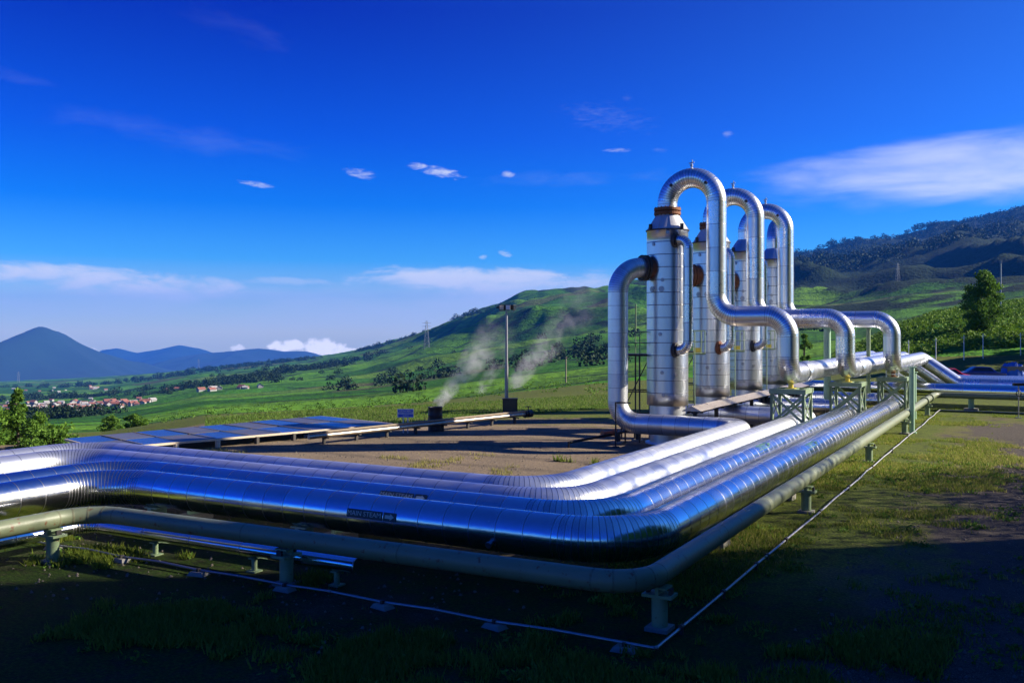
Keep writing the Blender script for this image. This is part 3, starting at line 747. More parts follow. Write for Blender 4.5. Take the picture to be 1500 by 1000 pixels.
# roofed cable rack between vessels and pipes
s=empty('cable_rack',(-12.75,38.7,0)); tag(s,'long low tin covered rack on dark posts before the vessels','rack')
a=MB()
Lr=23.5
for k in range(12):
    y0=Lr*k/12; y1=Lr*(k+1)/12-.015; j=random.uniform(-.008,.008)
    a.add([(-.42,y0,1.62+j),(-.42,y1,1.62+j),(0,y1,1.83+j),(0,y0,1.83+j),(.42,y0,1.62+j),(.42,y1,1.62+j)],[(0,3,2,1),(3,4,5,2)])
    a.add([(-.42,y0,1.60+j),(.42,y0,1.60+j),(.42,y1,1.60+j),(-.42,y1,1.60+j)],[(0,3,2,1)])
a.add([(-.42,0,1.60),(.42,0,1.60),(.42,0,1.62),(0,0,1.83),(-.42,0,1.62)],[(0,1,2,3,4)])
a.add([(-.42,Lr,1.60),(.42,Lr,1.60),(.42,Lr,1.62),(0,Lr,1.83),(-.42,Lr,1.62)],[(4,3,2,1,0)])
a.build('cover',M['sheet'],s)
for k in range(8):
    a=MB(); y=.5+k*3.1; a.box((0,y,.75),(.16,.12,1.5)); a.box((0,y,1.54),(.7,.1,.09)); a.build('post',M['dark'],s)
a=MB()
for q,x in enumerate((-.22,0,.2)): a.cyl((x,.1,1.53+.01*q),(x,Lr-.2,1.53+.01*q),.05,n=10)
a.build('cables',M['black'],s)

# odds and ends by the riser
s=empty('drain_line',(0,0,0)); tag(s,'black drain line with an orange valve lying left of the front riser','drain')
p0=at(833,648,.22); p1=at(884,636,.40); p2=at(900,633.5,.45); p3=at(930,629,.50)
a=MB(); a.cyl(p0,p3,.06,n=12); a.cyl(p0,Vector((p0.x,p0.y,0)),.05,n=10); a.cyl(p3,Vector((p3.x,p3.y,0)),.05,n=10); a.build('line',M['black'],s)
a=MB(); a.cyl(p1,p2,.13,n=16); a.cyl(p1,p1+(p1-p2)*.12,.17,n=16); a.cyl(p2,p2+(p2-p1)*.12,.17,n=16); a.build('valve',M['orange'],s)
s=empty('pipe_strap_post',(URI+.15,VT[0]-2.62,0)); tag(s,'thin black strap post standing against the front riser bend','post')
a=MB(); a.cyl((0,0,0),(0,0,1.95),.035,n=10); a.box((0,0,.02),(.25,.25,.04)); a.build('rod',M['black'],s)
a=MB(); a.box((.30,.12,1.93),(.66,.05,.06),.2); a.build('strap',M['black'],s)
for k,(px,py) in enumerate(((905,655),(935,652),(968,649))):
    q=at(px,py-6,0); s=empty('riser_support',q); tag(s,['left','middle','right'][k]+' dark steel stand beneath the level run of the front riser','support','stands under the front riser')
    a=MB(); a.box((0,0,.04),(.5,.4,.08)); a.build('footing',M['concrete'],s)
    a=MB(); a.box((0,0,.30),(.14,.3,.44)); a.build('stand',M['dark'],s)

# ------------------------------------------------------------------ left side furniture: lamp mast, barrel, sign, low pipes, cabinet
q=at(742,605); s=empty('floodlight_mast',q,YAW); tag(s,'tall slim floodlight mast with four lamps at the yard edge','lamp mast')
a=MB(); a.cyl((0,0,0),(0,0,3.0),.11,n=16); a.cyl((0,0,3.0),(0,0,6.25),.085,.07,n=16); a.box((0,0,.03),(.4,.4,.06)); a.build('pole',M['galv'],s)
a=MB(); a.box((.03,0,6.27),(.95,.06,.05)); a.box((.03,0,6.27),(.06,.6,.05)); a.build('crossarm',M['galv'],s)
for k,(x,y,rz,mt) in enumerate(((-.32,-.1,.15,'cream'),(.10,-.12,-.1,'white'),(-.10,.22,2.6,'dark'),(.42,.1,.9,'dark'))):
    a=MB(); a.box((x,y,6.50),(.30,.20,.32),rz); lo=a.build('floodlight',M['dark'],s)
    a=MB(); d_=Matrix.Rotation(rz,3,'Z')@Vector((0,-.112,0)); a.box((x+d_.x,y+d_.y,6.50),(.25,.02,.27),rz); a.build('lens',M[mt] if mt!='dark' else M['glass'],lo)
    a=MB(); a.box((x,y,6.31),(.05,.05,.08)); a.build('bracket',M['galv'],lo)
a=MB(); a.box((-.55,0,6.5),(.14,.12,.1)); a.build('photocell',M['black'],s)
q=at(747,607); s=empty('electrical_cabinet',q+FW*.6,YAW); tag(s,'black box cabinet at the foot of the floodlight mast','cabinet')
a=MB(); a.box((0,0,.52),(.9,.5,.78)); a.box((0,0,.06),(.7,.4,.13)); a.build('case',M['black'],s)
a=MB(); a.box((0,-.265,.52),(.78,.03,.66)); a.build('door',M['dark'],s)
a=MB(); a.box((0,0,.93),(.98,.58,.04)); a.build('lid',M['dark'],s)
q=at(637.5,631); s=empty('steam_barrel',q); tag(s,'black open drum giving off steam beside the low pipe','barrel')
prof=[(.0,.03),(.36,.03),(.37,.05),(.36,.08)]
for z in (.42,.80): prof+=[(.36,z-.03),(.375,z),(.36,z+.03)]
prof+=[(.36,1.17),(.375,1.19),(.365,1.22),(.34,1.20),(.34,.6),(.0,.6)]
a=MB(); a.lathe(prof,n=32); a.build('drum',M['black'],s)
q=at(594,634); s=empty('notice_sign',q,YAW+.06); tag(s,'small blue and white notice board on two white legs','sign')
a=MB(); a.box((0,0,.98),(.80,.03,.42)); a.build('board',M['white'],s)
a=MB()
a.box((0,-.018,1.09),(.74,.006,.12)); a.box((0,-.018,.865),(.74,.006,.12)); a.build('panel',M['signblue'],s)
a=MB(); random.seed(3)
for z,x0,x1,hh in ((1.09,-.30,.31,.045),(.865,-.13,.14,.045)):
    x=x0
    while x<x1:
        w_=random.choice((.022,.03,.035)); a.box((x+w_/2,-.0235,z+random.uniform(-.003,.003)),(w_,.004,hh*random.uniform(.8,1.1))); x+=w_+random.choice((.010,.010,.03))
a.build('lettering',M['white'],s)
a=MB(); x=-.33
while x<.32:
    w_=random.choice((.025,.032,.04)); a.box((x+w_/2,-.0205,.977),(w_,.006,.05*random.uniform(.8,1.1))); x+=w_+random.choice((.010,.012,.03))
a.build('lettering',M['signblue'],s)
for sx in (-.11,.11):
    a=MB(); a.box((sx,.035,.58),(.05,.035,1.16)); a.build('leg',M['white'],s)
# low pipe rail
s=empty('low_pipe_run',(0,0,0)); tag(s,'low run of dark rusty pipes on short legs behind the drum, ending in a valve','pipe run')
A=at(452,640,.40); B=at(772,606,.45)
t=(B-A).normalized(); sd=Vector((-t.y,t.x,0))
for off,r_,mt in ((0,.10,'sheet'),(.27,.085,'dark'),(-.02,.05,'wood')):
    a=MB(); z=Vector((0,0,.0 if off else 0)); dz=Vector((0,0,.16 if r_==.05 else 0))
    a.cyl(A+sd*off+dz,B+sd*off+dz,r_,n=14); a.build('line',M[mt],s)
for k in range(8):
    p=A.lerp(B,(k+.5)/8); a=MB(); a.box((p.x+sd.x*.12,p.y+sd.y*.12,.16),(.12,.12,.32),math.atan2(t.y,t.x)); a.box((p.x+sd.x*.12,p.y+sd.y*.12,.30),(.12,.6,.05),math.atan2(t.y,t.x)); a.build('leg',M['dark'],s)
vv=MB(); vv.cyl(B,B+t*.35,.2,n=18); vv.cyl(B+t*.12+Vector((0,0,.1)),B+t*.12+Vector((0,0,.42)),.03,n=8); vv.lathe([(.14,0),(.17,.0),(.17,.03),(.14,.03),(.14,0)],c=B+t*.12+Vector((0,0,.38)),n=18); vv.cyl(B-t*.2,B-t*.13,.2,n=18)
vv.build('valve',M['black'],s)

# covered pond deck with blue sheets at the left
def deck():
    s=empty('low_sheet_roof',(0,0,0)); tag(s,'long low dark roof of blue grey sheets left of the notice board','roof')
    z0,z1=.38,.52
    fl=at(150,657,z0); fr=at(576,620,z0); bl=at(95,642.5,z1); br=at(470,609,z1)
    n=9; rows=2
    def pt(u,v): 
        f=fl.lerp(fr,u); b=bl.lerp(br,u); return f.lerp(b,v)
    top=MB(); 
    for i in range(n):
        for r_ in range(rows):
            u0,u1=i/n+.002,(i+1)/n-.002; v0,v1=r_/rows+.01,(r_+1)/rows-.01
            lift=Vector((0,0,.012*(r_%2)+.02*random.random()))
            c=[pt(u0,v0)+lift,pt(u1,v0)+lift,pt(u1,v1)+lift,pt(u0,v1)+lift]
            dn=[x-Vector((0,0,.05)) for x in c]
            k=0 if (i+r_)%2 else 1
            top.add(c+dn,[(0,1,2,3),(7,6,5,4),(0,4,5,1),(1,5,6,2),(2,6,7,3),(3,7,4,0)],k)
    top.build('sheets',[M['deckA'],M['deckB']],s)
    rim=MB(); Z=Vector((0,0,-.03))
    rim.bar(fl+Z,fr+Z,.07,.09); rim.bar(bl+Z,br+Z,.05,.06); rim.bar(fr+Z,br+Z,.05,.08); rim.bar(fl+Z,bl+Z,.05,.08); rim.build('edge_beam',M['cream'],s)
    bt=MB()
    for i in range(1,n): bt.bar(pt(i/n,0)+Vector((0,0,.05)),pt(i/n,1)+Vector((0,0,.04)),.025,.02)
    bt.build('batten',M['wood'],s)
    for i in range(8):
        p=fl.lerp(fr,.08+i*.13); a=MB(); a.box((p.x,p.y,.16),(.16,.16,.32)); a.build('post',M['cream'] if i<3 else M['dark'],s)
        p=bl.lerp(br,.08+i*.13); a=MB(); a.box((p.x,p.y,.2),(.16,.16,.40)); a.build('post',M['dark'],s)
M['pylon']=paint('weathered_lattice_steel',(.30,.32,.32),.6,.1)
M['deckA']=paint('sky_tinted_roof_sheet',(.05,.11,.27),.25,.40,.10,.5,.8); M['deckB']=paint('grey_roof_sheet',(.11,.115,.13),.4,.45,.18,.2,.8)  # blue of the first sheet is sky reflection put into its base colour
deck()

# ------------------------------------------------------------------ vehicles behind the far pipes
def car(name,pos,rz,paintm,label,kind):
    s=empty(name,pos,rz); tag(s,label,'car')
    prof={'car':[(-2.0,.35),(-2.05,.75),(-1.95,.98),(-1.25,1.03),(-.75,1.48),(.55,1.52),(1.25,1.05),(1.9,.92),(2.05,.7),(2.0,.35)],
          'pickup':[(-2.3,.45),(-2.32,1.02),(-.65,1.06),(-.55,1.62),(.55,1.66),(1.2,1.12),(2.15,1.02),(2.3,.75),(2.25,.45)]}[kind]
    a=MB(); w=.82; n=len(prof)
    def hw(z): return w if z<1.05 else w-.22*(z-1.05)/.5
    L=[(x,-hw(z),z) for x,z in prof]; Rr=[(x,hw(z),z) for x,z in prof]
    a.add(L+Rr,[tuple(range(n))[::-1],tuple(range(n,2*n))]+[(i,(i+1)%n,n+(i+1)%n,n+i) for i in range(n)])
    bo=a.build('body',paintm,s)
    b=bo.modifiers.new('b','BEVEL'); b.width=.05; b.segments=2; b.limit_method='ANGLE'
    top=[p for p in prof if p[1]>1.3]; x0,x1=top[0][0],top[-1][0]
    for sy in(-1,1):
        g_=MB(); y0=sy*(hw(1.12)+.012); y1=sy*(hw(1.44)+.012)
        g_.add([(x0-.22,y0,1.12),(x1+.42,y0,1.12),(x1+.02,y1,1.44),(x0+.06,y1,1.44)],[(0,1,2,3) if sy<0 else (3,2,1,0)]); g_.build('window',M['glass'],s)
    g_=MB(); g_.add([(x1+.62,-.66,1.12),(x1+.62,.66,1.12),(x1+.12,.6,1.46),(x1+.12,-.6,1.46)],[(0,1,2,3)]); g_.build('windscreen',M['glass'],s)
    for sx in(-1.28,1.32):
        for sy in(-1,1):
            wl=MB(); wl.cyl((sx,sy*.66,.33),(sx,sy*.86,.33),.33,n=20); wo=wl.build('wheel',M['rubber'],s)
            rm=MB(); rm.cyl((sx,sy*.85,.33),(sx,sy*.875,.33),.2,n=16); rm.build('rim',M['galv'],wo)
    for sy in(-1,1):
        h=MB(); h.box((prof[-2][0]-.02,sy*.58,.78),(.08,.28,.14)); h.build('headlight',M['white'],s)
    return s
def on_land(px,d,dz=0.0): return atd(px,d,landz(px,d)+dz)
car('red_car',on_land(1389,84),YAW-.4,M['redcar'],'red car parked behind the sloping silver pipes','car')
car('blue_car',on_land(1436,86,-.25),YAW+math.pi-.2,M['bluecar'],'dark blue car parked behind the far silver pipes, right of the red one','car')
s=empty('tarpaulin_stack',on_land(1483,86),YAW); tag(s,'low stack under a bright blue tarpaulin at the right edge beyond the pipes','stack')
V=[];nx,ny=14,10
for i in range(nx):
    for j in range(ny):
        x=(i/(nx-1)-.5)*1.9; y=(j/(ny-1)-.5)*1.6; e=min(1,min(i,nx-1-i)/2)*min(1,min(j,ny-1-j)/2)
        V.append((x,y,e*(1.32+.12*math.sin(i*1.7+j)+.1*math.cos(i*.9))))
a=MB(); a.add(V,[(i*ny+j,(i+1)*ny+j,(i+1)*ny+j+1,i*ny+j+1) for i in range(nx-1) for j in range(ny-1)],0,True); a.build('tarpaulin',M['bluetarp'],s)
a=MB(); a.box((0,0,.55),(1.5,1.2,1.1)); a.build('load',M['wood'],s)
# gate valve stand on the right
s=empty('gauge_stand',at(1492,612)); tag(s,'thin gauge stand with a dark head at the right edge, before the far pipes','gauge')
a=MB(); a.cyl((0,0,0),(0,0,1.9),.03,n=8); a.box((0,0,.02),(.3,.3,.04)); a.build('rod',M['galv'],s)
a=MB(); a.box((0,0,1.95),(.62,.2,.16),YAW); a.build('head',M['black'],s)
a=MB(); a.lathe([(.13,0),(.17,0),(.17,.03),(.13,.03),(.13,0)],c=(0,-.05,1.42),axis=-FW,n=18); a.build('handwheel',M['black'],s)

# ------------------------------------------------------------------ fence posts, utility poles, pylons
for k,(px,d,h) in enumerate(((1331,104,2.0),(1371,100,2.3),(1412,98,2.6),(1440,98,2.6),(1330+165,98,2.4))):
    s=MB(); s.cyl((0,0,-.3),(0,0,h),.05,.04,n=8); s.box((0,0,h-.25),(.5,.04,.04),YAW)
    tag(s.build('fence_post',M['white'],None,on_land(px,d)),['first','second','third','fourth','last'][k]+' pale fence post from the left on the dark bank below the tea bushes','post','fence posts on the bank')
s=MB(); s.cyl((0,0,-1),(0,0,8.3),.13,.10,n=10); s.box((0,0,8.2),(.3,.3,.5)); tag(s.build('utility_pole',M['galv'],None,on_land(1466,150)),'tall bare pole rising behind the round tree on the tea slope','pole')
s=MB(); s.cyl((0,0,-.5),(0,0,4.2),.12,.10,n=10); s.box((0,0,4.0),(.5,.08,.08)); tag(s.build('utility_pole',M['wood'],None,on_land(829,150)),'short wooden pole in the bright meadow left of the riser','pole')
def pylon(px,d,h,label):
    s=MB()
    p=[Vector((sx*h*.10,sy*h*.10,-1)) for sx,sy in((-1,-1),(1,-1),(1,1),(-1,1))]; t=[Vector((sx*h*.02,sy*h*.02,h)) for sx,sy in((-1,-1),(1,-1),(1,1),(-1,1))]
    for a_,b_ in zip(p,t): s.bar(a_,b_,h*.007)
    for k in range(6):
        f0,f1=k/6,(k+1)/6
        for i in range(4):
            j=(i+1)%4; s.bar(p[i].lerp(t[i],f0),p[j].lerp(t[j],f1),h*.004); s.bar(p[i].lerp(t[i],f1),p[j].lerp(t[j],f1),h*.004)
    for z in (.68,.80,.92):
        s.bar((-h*.16,0,h*z),(h*.16,0,h*z),h*.012)
    o=s.build('transmission_pylon',M['pylon'],None,on_land(px,d)); o.rotation_euler[2]=YAW+.3
    tag(o,label,'pylon','power line pylons on the hills')
pylon(625,1150,34,'faint power pylon on the green slope left of the floodlight mast'); pylon(1315,900,17,'faint power pylon on the dark hill right of the pipes')
pylon(27,3000,38,'pale power pylon in the valley before the steep mountain'); pylon(291,3000,30,'pale power pylon on the far end of the green plateau')

# ------------------------------------------------------------------ vegetation
def leaves(pts,size,jit=.5,flat=.0):
    """many small leaf quads about the points -> (V, idx)"""
    n=len(pts); a=rng.normal(size=(n,3)); a/=np.linalg.norm(a,axis=1)[:,None]
    b=rng.normal(size=(n,3)); b-=a*(a*b).sum(1)[:,None]; b/=np.linalg.norm(b,axis=1)[:,None]
    s=size*(1-jit+2*jit*rng.random((n,1)))
    P=np.asarray(pts)
    V=np.stack([P-a*s,P-b*s*.45,P+a*s,P+b*s*.45],1).reshape(-1,3)
    return V,np.arange(n*4)
def crown_points(h,r,n,blobs,z0,shape='round'):
    C=[]
    for _ in range(blobs):
        t=rng.random(); ang=rng.random()*2*math.pi
        z=z0+(h-z0)*t; rad=r*(math.sin(math.pi*min(.97,max(.1,t*.85+.13))) if shape=='round' else (1-t)**.7)
        rr=rad*math.sqrt(rng.random())*.85; C.append((rr*math.cos(ang),rr*math.sin(ang),z,r*rng.uniform(.16,.34)))
    P=[]
    for x,y,z,s in C:
        k=n//blobs; q=rng.normal(size=(k,3)); q/=np.linalg.norm(q,axis=1)[:,None]; q*=(rng.random((k,1))**.4)*s
        q[:,2]*=.75; P.append(q+np.array([x,y,z]))
    return np.concatenate(P),C
def tree(name,pos,h,r,n,leafsize,mat,label,cat='tree',group=None,z0=None,blobs=40,shape='round'):
    s=empty(name,pos); tag(s,label,cat,group)
    z0=h*.25 if z0 is None else z0
    P,C=crown_points(h,r,n,blobs,z0,shape); V,idx=leaves(P,leafsize)
    c=np_mesh('crown',V,4,idx,mat); c.parent=s
    a=MB(); top=Vector((r*.05,0,h*.72)); a.cyl((0,0,-.6),top*.5,h*.022+.02,h*.016+.01,n=10,caps=False); a.cyl(top*.5,top,h*.016+.01,h*.006,n=10)
    for x,y,z,s_ in C[:12]:
        st=Vector((0,0,max(.2,z*.55))); a.cyl(st,(x,y,z),h*.008+.005,h*.003,n=6,caps=False)
    a.build('trunk',M['bark'],s); return s
tree('tree',on_land(1440,118,-.2),7.7,3.1,14000,.15,M['leaf'],'round leafy tree on the bank below the tea slope at the right','tree',None,.3,80)
tree('small_tree',on_land(1178,95,0),4.6,1.1,1600,.15,M['leaf_light'],'small bright green tree seen between the trestle pipes','tree',None,.4,18)
for k,(px,d,h,r,sh,m_,l) in enumerate(((26,43,2.8,.8,'cone','leaf_light','tall pointed light green shrub at the far left behind the silver pipes'),(2,45,1.8,1.6,'round','leaf','dark bushy shrub at the left edge behind the silver pipes'),
        (45,40.0,1.35,1.2,'round','leaf_light','pale bushy shrub just behind the silver pipes at the left'),(72,41,1.1,1.0,'round','leaf_light','low yellowish shrub beside the end of the sheet roof'),(62,47,1.8,1.9,'round','leaf','dark broad shrub behind the pale one at the left'),(165,74,1.3,1.3,'round','leaf_light','fresh green bush behind the blue sheet roof'),(196,78,1.3,1.3,'round','leaf','green bush behind the sheet roof, right of the fresh green one'),(-20,42,2.4,1.8,'round','leaf','tall dark shrub cut by the left edge'))):
    tree('shrub',on_land(px,d,-.3),h,r,2600,.085,M[m_],l,'shrub','shrubs behind the pipes at the left',.15,30,sh)
for k,(px,d,h) in enumerate(((1590,96,11),(1640,90,13),(1690,100,12),(1735,88,13),(1790,98,14),(1850,92,13),(1600,108,10))):  # out of view, added so their shade darkens the bank
    tree('shade_tree',on_land(px,d,-.2),h,4.2,2600,.36,M['leaf'],'unseen leafy tree added beyond the right edge to shade the bank','tree','added trees shading the bank',1.2,40)
def clump(P,s,n,size):
    q=rng.normal(size=(n,3)); q/=np.linalg.norm(q,axis=1)[:,None]; q*=s*(rng.random((n,1))**.35); q[:,2]=np.abs(q[:,2])*1.1
    return q+P
# far woods (read as one mass)
def woods(name,spots,label,mat,n=26,lat=1.0):
    Vs=[];k=0
    P=[]; S=[]
    for px,d,s in spots:
        z=landz(px,d); p=np.array(atd(px,d,z)); q=clump(p,s,n,s); P.append(q); S.append(np.full(n,s))
    P=np.concatenate(P); S=np.concatenate(S); m=len(P)
    a=rng.normal(size=(m,3)); a/=np.linalg.norm(a,axis=1)[:,None]; b=rng.normal(size=(m,3)); b-=a*(a*b).sum(1)[:,None]; b/=np.linalg.norm(b,axis=1)[:,None]
    s=(S*.135)[:,None]*(.6+.8*rng.random((m,1)))
    V=np.stack([P-a*s,P-b*s*.7,P+a*s,P+b*s*.7],1).reshape(-1,3)
    return tag(np_mesh(name,V,4,np.arange(m*4),mat),label,kind='stuff')
sp=[]
for _ in range(420):                                   # ridge of the central hill
    px=rng.uniform(520,940); dr=np.interp(px,[520,640,700,760,800,940],[2350,2300,1900,1780,1780,1800]); sp.append((px,dr*rng.uniform(.94,1.01),rng.uniform(4,9)))
for _ in range(1700):                                  # wooded right mountain
    px=rng.uniform(1150,1530); sp.append((px,rng.uniform(1500,3230),rng.uniform(7,15)))
for _ in range(260): sp.append((rng.uniform(1150,1530),rng.uniform(3120,3230),rng.uniform(9,18)))
woods('forest',sp,'dark forest on the ridges of the hills',M['leaf_dark'],80)
sp=[]
for px0,d0,w_,dd,k in ((60,430,90,50,50),(110,1250,160,150,110),(330,1000,130,120,120),(400,1250,110,100,90),(480,1500,120,70,60),(200,2300,220,250,120),(330,2700,120,260,90),(60,420,70,70,60),(600,560,130,200,26),(840,560,150,260,44),(1180,620,60,80,30),(420,2550,60,120,40)):
    for _ in range(k): sp.append((rng.normal(px0,w_*.5),max(120,rng.normal(d0,dd*.5)),rng.uniform(2.2,4.6)*(1+d0/1800)))
woods('woodland',sp,'dark scattered woodland across the valley fields',M['leaf_dark'],120)
# tea bushes on the near slope at right and meadow shrubs
pts=[]
for _ in range(2600):
    px=rng.uniform(1225,1560); d=rng.uniform(104,205); z=landz(px,d); pts.append(clump(np.array(atd(px,d,z)),rng.uniform(.5,1.1),16,1))
P=np.concatenate(pts); V,idx=leaves(P,.22); tag(np_mesh('tea_bushes',V,4,idx,M['tea']),'bright green tea bushes covering the near slope at the right',kind='stuff')
pts=[]
for _ in range(260):
    px=rng.uniform(150,900); d=rng.uniform(75,230); z=landz(px,d); pts.append(clump(np.array(atd(px,d,z)),rng.uniform(.25,.7),22,1))
P=np.concatenate(pts); V,idx=leaves(P,.11); tag(np_mesh('undergrowth',V,4,idx,M['leaf_light']),'fresh green undergrowth at the edge of the meadow',kind='stuff')

# grass blades
def grass(name,region,n,hmin,hmax,mat,label,thr):
    V=[]
    C=rng.random((n*3,2)); X=region[0]+(region[1]-region[0])*C[:,0]; Y=region[2]+(region[3]-region[2])*C[:,1]
    keep=[]
    for i in range(len(X)):
        v=mn.fractal(Vector((X[i]*.33,Y[i]*.33,5.5)),.8,2.1,4)+.4*mn.noise(Vector((X[i]*1.8,Y[i]*1.8,2)))
        ed=min(X[i]-region[0],region[1]-X[i],(Y[i]-region[2])*.6,(region[3]-Y[i])*.5)/1.6
        if v-max(0,1-ed)*.7>thr+.35*random.random(): keep.append(i)
        if len(keep)>=n: break
    X=X[keep];Y=Y[keep]; m=len(X)
    ang=rng.random(m)*2*math.pi; h=rng.uniform(hmin,hmax,m); w=h*.09+.004; lean=rng.normal(0,.35,(m,2))*h[:,None]
    dx,dy=np.cos(ang)*w,np.sin(ang)*w; z0=np.zeros(m)
    V=np.stack([np.stack([X-dx,Y-dy,z0],1),np.stack([X+dx,Y+dy,z0],1),np.stack([X+lean[:,0],Y+lean[:,1],h],1)],1).reshape(-1,3)
    return tag(np_mesh(name,V,3,np.arange(m*3),mat),label,kind='stuff')
grass('grass',(-10,0,9,68),80000,.03,.13,M['grass'],'short green grass beside the conduit and green pipe',-.08)
grass('grass',(-28,-3,9,18.5),60000,.03,.14,M['grass'],'shaded grass in front of and under the pipes',-.05)
grass('dry_grass',(-8.0,.5,18,62),34000,.03,.13,M['grass_dry'],'dry yellow grass on the lit strip beside the yard',.02)
grass('grass',(-32,-10,21.0,33),20000,.04,.17,M['grass_dry'],'dry grass tufts on the sunny gravel behind the pipes',.16)
grass('grass',(-17.5,-11.5,30,37.5),16000,.10,.34,M['grass'],'taller grass by the foot of the front riser',-.05)
grass('grass',(-24,3,8,18),90000,.05,.20,M['grass'],'shaded weedy grass patches nearest the camera',-.02)
def weeds():
    pts=[]
    for _ in range(1500):
        x=rng.uniform(-22,0); y=rng.uniform(9,40)
        if x<-9 and y>16: continue
        if mn.fractal(Vector((x*.33,y*.33,5.5)),.8,2.1,4)<-.05: continue
        r_=rng.uniform(.05,.16); q=rng.normal(size=(20,3))*np.array([r_,r_,r_*.5]); q[:,2]=np.abs(q[:,2])+.01; pts.append(q+np.array([x,y,0]))
    P=np.concatenate(pts); V,idx=leaves(P,.042); tag(np_mesh('weeds',V,4,idx,M['leaf_light']),'small leafy weeds scattered through the yard grass',kind='stuff')
weeds()
# meadow edge
def meadow():
    n=30000; px=rng.uniform(300,905,n); d=np.interp(px,[300,450,600,760,905],[46,49,51,56,62])+rng.random(n)**1.5*14
    lat=(px-750)/F*d; z=land(lat,d); X=RT.x*lat+FW.x*d; Y=RT.y*lat+FW.y*d
    ang=rng.random(n)*2*math.pi; h=rng.uniform(.04,.15,n); w=h*.1+.008; ln=rng.normal(0,.3,(n,2))*h[:,None]
    dx,dy=np.cos(ang)*w,np.sin(ang)*w
    V=np.stack([np.stack([X-dx,Y-dy,z],1),np.stack([X+dx,Y+dy,z],1),np.stack([X+ln[:,0],Y+ln[:,1],z+h],1)],1).reshape(-1,3)
    tag(np_mesh('meadow_grass',V,3,np.arange(n*3),M['meadow']),'bright meadow grass along the far edge of the yard',kind='stuff')
meadow()
def gravel():
    n=5200; X=np.concatenate([rng.uniform(-3.5,8,n//2),rng.uniform(-30,-8,n//2)]); Y=np.concatenate([rng.uniform(12,50,n//2),rng.uniform(11,36,n//2)])
    b=np.array([[1,0,-.3],[-.5,.87,-.3],[-.5,-.87,-.3],[.3,.2,.75],[-.2,-.3,.6]]); fi=np.array([[0,1,3],[1,4,3],[1,2,4],[2,0,4],[0,3,4]])
    V=[];I=[]
    s=rng.uniform(.012,.05,n); a=rng.random(n)*6.28
    for i in range(n):
        c,si=math.cos(a[i]),math.sin(a[i]); q=b*s[i]*rng.uniform(.7,1.3,(5,3)); V.append(np.stack([q[:,0]*c-q[:,1]*si+X[i],q[:,0]*si+q[:,1]*c+Y[i],q[:,2]+s[i]*.25],1)); I.append(fi+5*i)
    tag(np_mesh('gravel',np.concatenate(V),3,np.concatenate(I).ravel(),M['stone']),'loose gravel stones over the yard',kind='stuff')
gravel()

# ------------------------------------------------------------------ village
def house_mesh(roofm):
    w=MB(); w.box((0,0,1.4),(8,6,2.8)); 
    return w
def make_house(roof):
    s=empty('house',(0,0,0))
    w=MB(); w.box((0,0,1.2),(8,6,3.4)); w.add([(-4,-3,2.9),(-4,3,2.9),(-4,0,4.9)],[(0,2,1)]); w.add([(4,-3,2.9),(4,3,2.9),(4,0,4.9)],[(0,1,2)]); w.build('wall',M['housewhite'],s)
    r=MB(); r.add([(-4.5,-3.6,2.6),(4.5,-3.6,2.6),(4.5,0,5.1),(-4.5,0,5.1),(4.5,3.6,2.6),(-4.5,3.6,2.6)],[(0,1,2,3),(3,2,4,5)]); r.build('roof',M[roof],s)
    return s
hr=make_house('roofred'); hw_=make_house('housewhite'); used={0:False,1:False}
def at_height(px,y,d0,d1):
    """distance along a bearing at which the land stands at a given apparent height"""
    best=None
    for d in np.geomspace(d0,d1,60):
        e=abs(HOR+F*(H-landz(px,d))/d-y)
        if best is None or e<best[0]: best=(e,d)
    return best[1]
vs=[]
for px0,y0,w_,h_,k,d0,d1 in ((105,596,36,6,74,660,2400),(185,593,32,4,44,660,2400),(50,599,22,6,30,600,2000),(15,600,14,6,16,600,2000),(90,606,24,5,16,560,1800),(140,568,14,2,10,1200,3200),(300,563,8,1.5,4,900,3000),(310,590,10,2,8,700,1800),(360,590,14,2,9,700,1800),(60,572,40,2,8,1200,3000),(250,577,5,2,3,1000,2000)):
    for _ in range(k):
        px=rng.normal(px0,w_*.7); d=at_height(px,rng.normal(y0,h_*.7),d0,d1); vs.append((px,d*rng.uniform(.97,1.03),d))
names={0:'tiny red tiled house in the valley village',1:'tiny pale roofed house in the valley village'}
for i,(px,d,d0) in enumerate(vs):
    kd=0 if rng.random()<.6 else 1
    src=hr if kd==0 else hw_
    o=src if not used[kd] else copy_tree(src); used[kd]=True
    o.location=on_land(px,d); o.rotation_euler=(0,0,rng.random()*3.1); sc=rng.uniform(.5,.85)*min(1.0,(d/1000)**.6); o.scale=(sc,sc,sc)
    tag(o,names[kd],'house','houses of the valley village')

